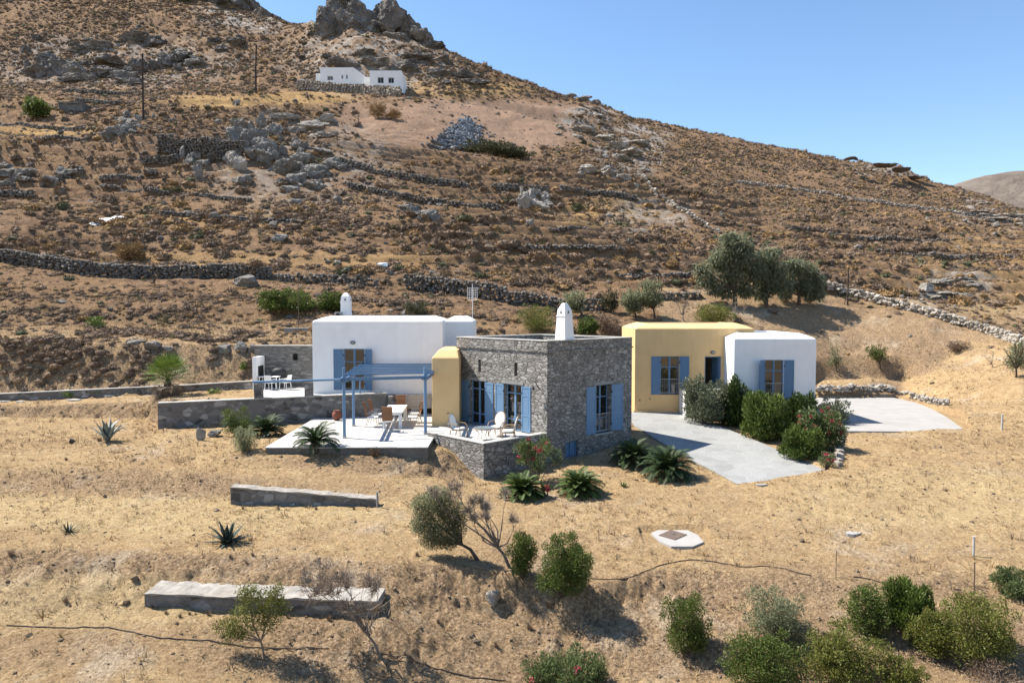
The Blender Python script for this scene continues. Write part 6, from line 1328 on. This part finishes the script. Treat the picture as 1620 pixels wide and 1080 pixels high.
tree('pepper_tree', 'smallest of the pepper trees, at the right of the grove', 1264, 482, (1264, 445, 78, 70), n=5000, leaf=(.40, .085), trunk_r=.17, group='pepper trees behind the yellow house', nlobe=[(1254,421,18,13,0),(1276,427,16,14,.6),(1292,444,13,15,-.6),(1249,443,16,14,-.8),(1270,452,17,13,.8),(1295,463,9,10,0),(1243,462,11,10,.4),(1282,466,10,9,.2)], **pep)
tree('olive_tree', 'small olive tree left in the pair behind the yellow house', 1006, 503, (1002, 477, 44, 38), 'olive', 3600, (.15, .06), .07)
tree('olive_tree', 'taller grey green olive tree right in the pair behind the yellow house', 1036, 503, (1030, 466, 50, 44), 'olive', 3600, (.15, .06), .08, gap=.45)
tree('olive_tree', 'thin olive tree in front of the dark wall behind the stone house', 922, 500, (908, 478, 44, 36), 'olive', 1900, (.16, .06), .07, gap=.5)
tree('shrubby_tree', 'sparse shrubby tree against the wall left of the olive pair', 967, 495, (965, 474, 30, 36), 'grn_scrub', 1300, (.15, .06), .05, gap=.5)
tree('bare_tree', 'leafless brown sapling behind the yellow house', 1081, 507, (1080, 488, 22, 30), None, 0, (.1, .05), .05, bare=True, barkmat='twig', depth=2)
tree('bare_tree', 'leafless grey tree beside the yellow green bush behind the yellow house', 1160, 508, (1162, 490, 30, 34), None, 0, (.1, .05), .05, bare=True, barkmat='twig', depth=2)
tree('young_tree', 'young olive sapling standing just right of the guest house', 1324, 588, (1320, 565, 30, 38), 'olive', 900, (.10, .04), .035, gap=.45)
tree('young_tree', 'young leafy sapling on the bare slope above the parking area', 1393, 583, (1388, 558, 36, 24), 'green', 1000, (.12, .05), .04, gap=.35)
tree('young_tree', 'young tree at the right edge of the photo beside a bare sapling', 1608, 597, (1606, 562, 40, 50), 'olive', 1700, (.11, .045), .06, gap=.35)
tree('bare_tree', 'leafless dead sapling left of the tree at the right edge', 1571, 582, (1565, 566, 14, 24), None, 0, (.1, .05), .03, bare=True, barkmat='twig', depth=1)
tree('carob_tree', 'green tree beside the stone hut at upper left', 65, 191, (58, 170, 44, 32), 'green', 2200, (.38, .2), .18)
tree('bare_tree', 'small dark bush like tree by the long wall at left', 245, 451, (243, 438, 14, 18), None, 0, (.1, .05), .05, bare=True, barkmat='bark', depth=1)
# --- the front slope
tree('olive_tree', 'windswept olive tree with a dense grey green crown leaning left at lower centre', 756, 886, (690, 820, 86, 104), 'olive', 17000, (.055, .019), .055, gap=.36, nlobe=[(685,795,28,24,0),(672,822,22,26,.2),(698,832,28,30,-.25),(712,806,22,22,.2),(684,852,24,17,-.1),(664,797,17,18,.1),(722,836,17,20,0),(694,780,22,14,-.15),(660,830,12,16,0),(708,860,16,10,.1),(728,815,12,16,.1)], barkmat='bark', shell=.3)
tree('bare_tree', 'bare windswept tree reaching left behind the olive crown', 806, 898, (757, 812, 86, 78), None, 0, (.05, .02), .05, bare=True, barkmat='barklight', depth=3, kids=(3, 3), lean=(-.2, 0, .6), spread=.4)
bush('evergreen_shrub', 'upright dark green shrub at the foot of the bare windswept tree', 'shrub', 826, 912, 48, 66, 'green', 5000, (.05, .02), up=.8, group=None, gap=.3)
bush('evergreen_shrub', 'round dense ball shaped bush on the lip of the bank at lower centre', 'shrub', 890, 944, 92, 94, 'green', 14000, (.05, .022), k=12, gap=.15, z0=.08)
bush('oleander', 'oleander with small pink flowers cut by the bottom edge, at lower centre', 'oleander', 893, 1090, 124, 62, 'oleander', 8500, (.08, .022), up=.7, k=10, flower='pinkflower', nfl=5)
FB = 'bushes on the lower right slope'
bush('evergreen_shrub', 'blue green upright bush standing alone left of the lower right thicket', 'shrub', 1086, 1036, 74, 96, 'green', 8500, (.055, .018), up=.8, k=9, gap=.3)
bush('evergreen_shrub', 'loose bush with bare grey twigs at the top left of the lower right thicket', 'shrub', 1224, 1012, 100, 78, 'olive', 6500, (.055, .022), gap=.42, k=9, stems=12, stemmat='twig')
bush('evergreen_shrub', 'wide dark green bush along the bottom edge left in the thicket', 'shrub', 1212, 1085, 140, 84, 'green', 11000, (.05, .022), gap=.34, k=12)
bush('evergreen_shrub', 'broad olive green bush in the middle of the bottom edge thicket', 'shrub', 1336, 1082, 124, 92, 'yellowgreen', 11000, (.05, .022), gap=.34, k=11)
bush('evergreen_shrub', 'dark leafy bush left of the bright conifer in the lower right thicket', 'shrub', 1374, 1004, 80, 70, 'green', 6500, (.05, .022), gap=.35, k=9)
bush('conifer_shrub', 'bright yellow green conifer shrub at the top of the lower right thicket', 'conifer shrub', 1434, 988, 78, 74, 'conifer2', 8500, (.09, .028), up=1.3, gap=.25, lobes=con_lobes)
bush('evergreen_shrub', 'small leafy bush below the bright conifer shrub', 'shrub', 1472, 1034, 78, 66, 'yellowgreen', 6500, (.05, .022), gap=.35, k=9)
bush('evergreen_shrub', 'large yellowish bush at the right of the lower right thicket', 'shrub', 1548, 1048, 120, 104, 'yellowgreen', 12000, (.05, .02), gap=.34, k=12)
bush('evergreen_shrub', 'small yellow green bush cut by the bottom edge between two larger ones', 'shrub', 1428, 1092, 68, 50, 'yellowgreen', 4500, (.05, .022), gap=.3)
bush('evergreen_shrub', 'narrow leafed bush at the right edge of the photo above the thicket', 'shrub', 1606, 944, 62, 48, 'oleander', 4200, (.07, .02), gap=.3, up=.5)
bush('dry_shrub', 'grey leafless twiggy shrub in the bottom right corner', 'shrub', 1575, 1088, 90, 40, 'scrub', 1800, (.07, .008), gap=.3, stems=16, stemmat='twig')
tree('young_tree', 'sparse young tree with yellowish leaves in front of the thick garden wall', 418, 1040, (404, 968, 110, 100), 'yellowgreen', 7000, (.045, .022), .026, gap=.5, barkmat='barklight', nlobe=[(372,985,24,22,.1),(398,955,30,24,-.1),(430,948,24,26,.15),(362,1005,18,13,0),(420,980,26,20,-.1),(447,962,16,22,.1),(393,932,20,14,0),(348,990,14,13,.1),(440,930,12,16,0),(385,1000,18,12,.1)], shell=.2)
tree('bare_tree', 'leafless pale twigged tree at the right end of the thick garden wall', 600, 1036, (556, 955, 120, 74), None, 0, (.05, .02), .035, bare=True, barkmat='barklight', depth=3, kids=(3, 3), lean=(-.25, 0, .3), spread=.6)
# ------------------------------------------------------------------ ground cover
def cushion(seed, n=110, core=True):
    r = np.random.default_rng(seed); d = r.normal(size=(n, 3)); d[:, 2] = np.abs(d[:, 2])*.9+.05; d /= np.linalg.norm(d, axis=1)[:, None]; rad = r.uniform(.55, .95, n)*(1+.25*fbm(d[:, 0]*2+seed, d[:, 1]*2, sc=1.2, octv=2, seed=seed))
    P_ = d*rad[:, None]*np.array([1, 1, .75]); t = d+r.normal(0, .5, (n, 3)); t /= np.linalg.norm(t, axis=1)[:, None]; b = np.cross(t, r.normal(size=(n, 3))); b /= np.linalg.norm(b, axis=1)[:, None]
    l = r.uniform(.14, .34, n)[:, None]; w = r.uniform(.05, .12, n)[:, None]; V = np.stack([P_-b*w, P_+b*w, P_+t*l], 1).reshape(-1, 3); Fs = np.arange(3*n).reshape(-1, 3)
    Vc, Fc_ = rockV(2 if n > 60 else 1, seed, 8, .7, .18, 2.0); Vc = Vc*np.array([.72, .72, .55])
    return np.concatenate([Vc, V]), np.concatenate([Fc_, Fs+len(Vc)])
def lump(seed):
    V, Fa = rockV(2, seed, 8, .7, .28, 2.4); V = V*np.array([.85, .85, .62]); return V, Fa
CUSH = [cushion(i, 110) for i in range(6)]; LUMP = [cushion(40+i, 36) for i in range(8)]
rng = np.random.default_rng(2024); NS = 150000
ya = np.sqrt(rng.uniform(45.5**2, 250**2, NS)); aa = rng.uniform(-.76, .76, NS); X = aa*ya; Y = ya
Zs = H(X, Y); PX, PY = proj(X, Y, Zs)
dn = fbm(X, Y, sc=.09, octv=4, seed=301)+.35*fbm(X, Y, sc=.5, octv=2, seed=302)
sc_ = np.maximum.reduce([img_blob(X, Y, Zs, 660, 195, 130, 38), img_blob(X, Y, Zs, 800, 205, 110, 42), img_blob(X, Y, Zs, 760, 172, 200, 15)])
oc_ = np.maximum.reduce([img_blob(X, Y, Zs, 340, 160, 90, 10), img_blob(X, Y, Zs, 60, 207, 90, 8), img_blob(X, Y, Zs, 470, 155, 90, 10), img_blob(X, Y, Zs, 400, 412, 300, 12)*.8])
bare_ = ((Y < np.minimum(68, 68-(X-29)*1.0))*1.0*(X > 8))*.95
dens = np.clip(.62+1.1*dn, .2, 1)*(1-.97*sc_)*(1-.9*oc_)*(1-bare_)*np.where(Y < 66, 1.25, 1.0)*(1+1.6*((Y < 54)*sstep(.25, .7, steep(X, Y))))
keep = (rng.uniform(0, 1, NS) < dens) & (Y < np.interp(aa, ABIN, LD[20])+3)
for poly, f in PADS: keep &= ~inpoly(X, Y, [tuple(q) for q in poly])
X, Y, Zs = X[keep], Y[keep], Zs[keep]
szz = rng.lognormal(-1.08, .5, len(X)); szz = np.clip(szz, .14, 1.1)*np.where(Y < 66, .52, 1); hgt = szz*rng.uniform(.6, 1.0, len(X)); S3 = np.stack([szz, szz, hgt], -1); pos = np.stack([X, Y, Zs-.02], -1)
vis = szz/Y; order = np.argsort(-vis*np.where(Y < 110, 1, .2)); top_i = order[:280]; rest = order[280:]
mats3 = ['scrub', 'scrubdark', 'scrubgold', 'grn_scrub']; prob = [.56, .17, .20, .07]
protos = {}
for mi_, mt in enumerate(mats3):
    for v in range(4):
        b = MB(); V_, F_ = cushion(500+mi_*10+v, 190); b.add(V_, F_); o = b.build('cushion_shrub', M[mt]); protos[(mt, v)] = o.data; bpy.data.objects.remove(o)
lab3 = {'scrub': 'dry brown cushion shrub, one of many on the hillside', 'scrubdark': 'dark brown cushion shrub, one of many on the hillside', 'scrubgold': 'golden dry cushion shrub, one of many on the hillside', 'grn_scrub': 'dull green cushion shrub, one of many on the hillside'}
grp3 = {'scrub': 'dry brown shrubs on the hillside', 'scrubdark': 'dark brown shrubs on the hillside', 'scrubgold': 'golden shrubs on the hillside', 'grn_scrub': 'dull green shrubs on the hillside'}
for i in top_i:
    mt = mats3[rng.choice(4, p=prob)]; o = bpy.data.objects.new('cushion_shrub', protos[(mt, int(rng.integers(0, 4)))]); COL.objects.link(o); o.location = pos[i]; o.scale = S3[i]; o.rotation_euler = (0, 0, rng.uniform(0, 6.28)); tag(o, lab3[mt], 'shrub', grp3[mt])
b = MB(); near = rest[Y[rest] < 85]; farr = rest[Y[rest] >= 85]
for lst, var in ((near, CUSH), (farr, LUMP)):
    mm_ = rng.choice(4, len(lst), p=prob)
    for k_ in range(4): scatter(b, var, pos[lst][mm_ == k_], S3[lst][mm_ == k_], rng, .15, m=k_)
tag(b.build('hillside_scrub', [M[m] for m in mats3]), 'low brown and golden scrub covering the hillside', 'scrub', kind='stuff')
# dark shrub rows along the old terraces
rows_ = [([(1245,347),(1320,347),(1413,350)], 90, .6), ([(1249,365),(1380,369),(1497,376)], 130, .6), ([(1390,398),(1500,402),(1620,408)], 120, .65), ([(1042,304),(1153,309)], 60, .6), ([(500,343),(585,353)], 50, .5), ([(755,346),(807,349)], 26, .5), ([(600,362),(700,368),(790,372)], 60, .45), ([(1100,420),(1130,424)], 10, .5), ([(1010,385),(1090,389)], 40, .5), ([(1380,375),(1460,380)], 24, .7), ([(1090,352),(1160,354)], 20, .6), ([(0,500),(60,492),(130,502),(250,492),(330,505)], 140, .28), ([(130,530),(200,526),(300,532)], 80, .38), ([(0,545),(60,540),(120,545)], 80, .36), ([(0,580),(100,574),(200,580),(250,576)], 110, .3), ([(0,470),(150,466),(300,470),(420,474)], 120, .26), ([(560,500),(650,504),(740,500),(800,506)], 60, .3), ([(560,476),(640,480),(720,482)], 40, .4), ([(300,538),(400,534)], 26, .45), ([(150,420),(300,418),(420,426)], 40, .5), ([(690,376),(760,386),(830,388)], 30, .7)]
b = MB(); P_, S_ = [], []
for pts, n_, s0 in rows_:
    W = path_world(pts, 8); t = rng.uniform(0, len(W)-1.001, n_); i = t.astype(int); w = (t-i)[:, None]; q = W[i]*(1-w)+W[i+1]*w; q = q+np.stack([rng.normal(0, .3, n_), rng.normal(0, .5, n_), np.zeros(n_)], -1); q[:, 2] = H(q[:, 0], q[:, 1]); P_.append(q); S_.append(s0*rng.uniform(.6, 1.4, n_))
P_ = np.concatenate(P_); S_ = np.concatenate(S_); mm_ = rng.choice(2, len(P_), p=[.72, .28])
for k_ in range(2): scatter(b, CUSH, P_[mm_ == k_], np.stack([S_, S_, S_*.8], -1)[mm_ == k_], rng, .15, m=k_)
tag(b.build('terrace_scrub', [M['scrub'], M['scrubdark']]), 'dark scrub growing along the old terrace edges', 'scrub', kind='stuff')
# straw tufts and clods on the near ground
def tuft(seed, n=9, h=1.0):
    r = np.random.default_rng(seed); V = []; 
    for i in range(n):
        a = r.uniform(0, 6.28); q = r.uniform(0, .5); e = r.uniform(.2, .8); p = np.array([q*math.cos(a), q*math.sin(a), 0]); tip = p+np.array([math.cos(a)*e, math.sin(a)*e, h*r.uniform(.5, 1)]); s_ = np.array([-math.sin(a), math.cos(a), 0])*.06; V += [p-s_, p+s_, tip]
    return np.array(V), np.arange(3*n).reshape(-1, 3)
TUFT = [tuft(i) for i in range(10)]
NT = 95000; ya = np.sqrt(rng.uniform(15.5**2, 60**2, NT)); aa = rng.uniform(-.76, .76, NT); X = aa*ya; Y = ya; dn = fbm(X, Y, sc=.35, octv=3, seed=401); keep = rng.uniform(0, 1, NT) < np.clip(.5+1.1*dn, .08, 1)
for poly, f in PADS: keep &= ~inpoly(X, Y, [tuple(q) for q in poly])
keep &= ~((Y > 36.5) & (Y < 45) & (X > -16) & (X < -10))
X, Y = X[keep], Y[keep]; s_ = rng.uniform(.035, .115, len(X))*np.where(rng.uniform(0, 1, len(X)) < .09, 2.2, 1); b = MB(); pos = np.stack([X, Y, H(X, Y)-.01], -1)
mm_ = (rng.uniform(0, 1, len(X)) < .22+.4*sstep(.09, .33, steep(X, Y))).astype(int); mm_ = np.where(rng.uniform(0, 1, len(X)) < .2, 2, mm_)
for k_ in range(3): scatter(b, TUFT, pos[mm_ == k_], np.stack([s_*1.1, s_*1.1, s_], -1)[mm_ == k_], rng, .1, m=k_)
tag(b.build('dry_grass', [M['straw'], M['scrub'], M['scrubgold']]), 'short dry straw grass over the open ground', 'grass', kind='stuff')
NP_ = 26000; ya = np.sqrt(rng.uniform(15.5**2, 52**2, NP_)); aa = rng.uniform(-.76, .76, NP_); X = aa*ya; Y = ya; bk = sstep(.09, .33, steep(X, Y)); dn = fbm(X, Y, sc=.3, octv=3, seed=411); keep = rng.uniform(0, 1, NP_) < np.clip(.12+.75*bk+.6*dn, .02, 1)
for poly, f in PADS: keep &= ~inpoly(X, Y, [tuple(q) for q in poly])
keep &= ~((Y > 36.5) & (Y < 45) & (X > -16) & (X < -10))
X, Y = X[keep], Y[keep]; s_ = np.clip(rng.lognormal(-3.5, .55, len(X)), .012, .13); b = MB(); scatter(b, STONES, np.stack([X, Y, H(X, Y)], -1), np.stack([s_, s_, s_*.7], -1), rng, .3)
M['clod'] = rockmat('earth_clods', (.13, .09, .06), (.22, .16, .105), (.34, .27, .19), 4)
tag(b.build('gravel', M['clod']), 'loose stones and clods of earth on the banks', 'gravel', kind='stuff')
NP_ = 5500; ya = np.sqrt(rng.uniform(52**2, 190**2, NP_)); aa = rng.uniform(-.74, .74, NP_); X = aa*ya; Y = ya; dn = fbm(X, Y, sc=.06, octv=3, seed=421); keep = rng.uniform(0, 1, NP_) < np.clip(.25+1.2*dn, .03, 1); X, Y = X[keep], Y[keep]
s_ = np.clip(rng.lognormal(-1.7, .55, len(X)), .07, .8); b = MB(); scatter(b, STONES, np.stack([X, Y, H(X, Y)+s_*.1], -1), np.stack([s_*1.2, s_, s_*.7], -1), rng, .3)
tag(b.build('hillside_stones', M['wallstone']), 'loose grey stones strewn over the hillside', 'stones', kind='stuff')
NG = 120000; ya = np.sqrt(rng.uniform(47**2, 150**2, NG)); aa = rng.uniform(-.74, .74, NG); X = aa*ya; Y = ya; dn = fbm(X, Y, sc=.12, octv=4, seed=431); keep = rng.uniform(0, 1, NG) < np.clip(.45+1.0*dn, .05, 1)
keep &= ~((Y < np.minimum(68, 68-(X-29)*1.0)) & (X > 8) & (rng.uniform(0, 1, NG) < .8))
for poly, f in PADS: keep &= ~inpoly(X, Y, [tuple(q) for q in poly])
Zq = H(X, Y); keep &= rng.uniform(0, 1, NG) > .9*np.maximum(img_blob(X, Y, Zq, 660, 195, 130, 38), img_blob(X, Y, Zq, 800, 205, 110, 42))
X, Y, Zq = X[keep], Y[keep], Zq[keep]; TUF2 = [tuft(60+i, 5) for i in range(8)]; s_ = rng.uniform(.10, .30, len(X)); b = MB(); mm_ = rng.choice(3, len(X), p=[.4, .3, .3]); pos = np.stack([X, Y, Zq-.02], -1)
for k_ in range(3): scatter(b, TUF2, pos[mm_ == k_], np.stack([s_*1.3, s_*1.3, s_], -1)[mm_ == k_], rng, .1, m=k_)
tag(b.build('hillside_grass', [M['scrub'], M['scrubgold'], M['straw']]), 'dry brown and golden grass between the shrubs of the hillside', 'grass', kind='stuff')
# brown tussocks that stand out on the front slope
pr = None
for i, (px, py, w) in enumerate(((481,912,16),(104,953,16),(18,880,20),(263,972,12),(285,976,12),(365,884,12),(390,893,10),(400,880,12),(868,962,22),(838,996,20),(105,728,10),(694,986,14),(785,1024,16),(158,698,14),(660,880,14),(300,972,10),(330,974,12),(455,978,11),(520,982,14),(570,985,12),(240,962,10),(385,806,9),(440,806,11),(500,806,9),(560,806,10))):
    p = G(px, py); s_ = p[1]/F*w*.5; b = MB(); r = np.random.default_rng(i); vv = [tuft(900+i*3+j, 40, 1.0) for j in range(2)]
    for V_, F_ in vv: b.add(V_*np.array([s_*.8, s_*.8, s_*1.3]), F_)
    o = b.build('dry_tussock', M['scrub'], loc=p); tag(o, 'small brown dry grass tussock, one of many on the front slope', 'tussock', 'brown tussocks on the front slope')
# ------------------------------------------------------------------ light, sky, camera
sun_dir = Vector((-.72, .26, 1.0)).normalized()
ld = bpy.data.lights.new('sun', 'SUN'); ld.energy = 5.0; ld.angle = math.radians(.53); ld.color = (1.0, .93, .83)
lo = bpy.data.objects.new('sun', ld); COL.objects.link(lo); lo.rotation_euler = sun_dir.to_track_quat('Z', 'Y').to_euler(); lo.location = (-40, 20, 60)
w = bpy.data.worlds.new('World'); scene.world = w; w.use_nodes = True; nt = w.node_tree; nt.nodes.clear()
sk = nt.nodes.new('ShaderNodeTexSky'); sk.sky_type = 'NISHITA'; sk.sun_disc = False; sk.sun_elevation = math.asin(sun_dir.z); sk.sun_rotation = math.atan2(sun_dir.x, sun_dir.y); sk.altitude = 50; sk.air_density = 1.0; sk.dust_density = .1; sk.ozone_density = 2.6
bg = nt.nodes.new('ShaderNodeBackground'); bg.inputs[1].default_value = .10; ow = nt.nodes.new('ShaderNodeOutputWorld'); hs = nt.nodes.new('ShaderNodeHueSaturation'); hs.inputs['Saturation'].default_value = 1.06; nt.links.new(sk.outputs[0], hs.inputs['Color']); nt.links.new(hs.outputs[0], bg.inputs[0]); nt.links.new(bg.outputs[0], ow.inputs[0])
cd = bpy.data.cameras.new('camera'); cam = bpy.data.objects.new('camera', cd); COL.objects.link(cam); cam.location = (0, 0, CZ); cam.rotation_euler = (math.pi/2-PITCH, 0, 0)
cd.sensor_width = 36; cd.lens = 36*F/1620; cd.clip_end = 4000; cd.clip_start = .1; scene.camera = cam
scene.view_settings.view_transform = 'Standard'; scene.view_settings.look = 'None'; scene.view_settings.exposure = 1.08; scene.view_settings.gamma = 1
scene.cycles.max_bounces = 8; scene.cycles.transparent_max_bounces = 16
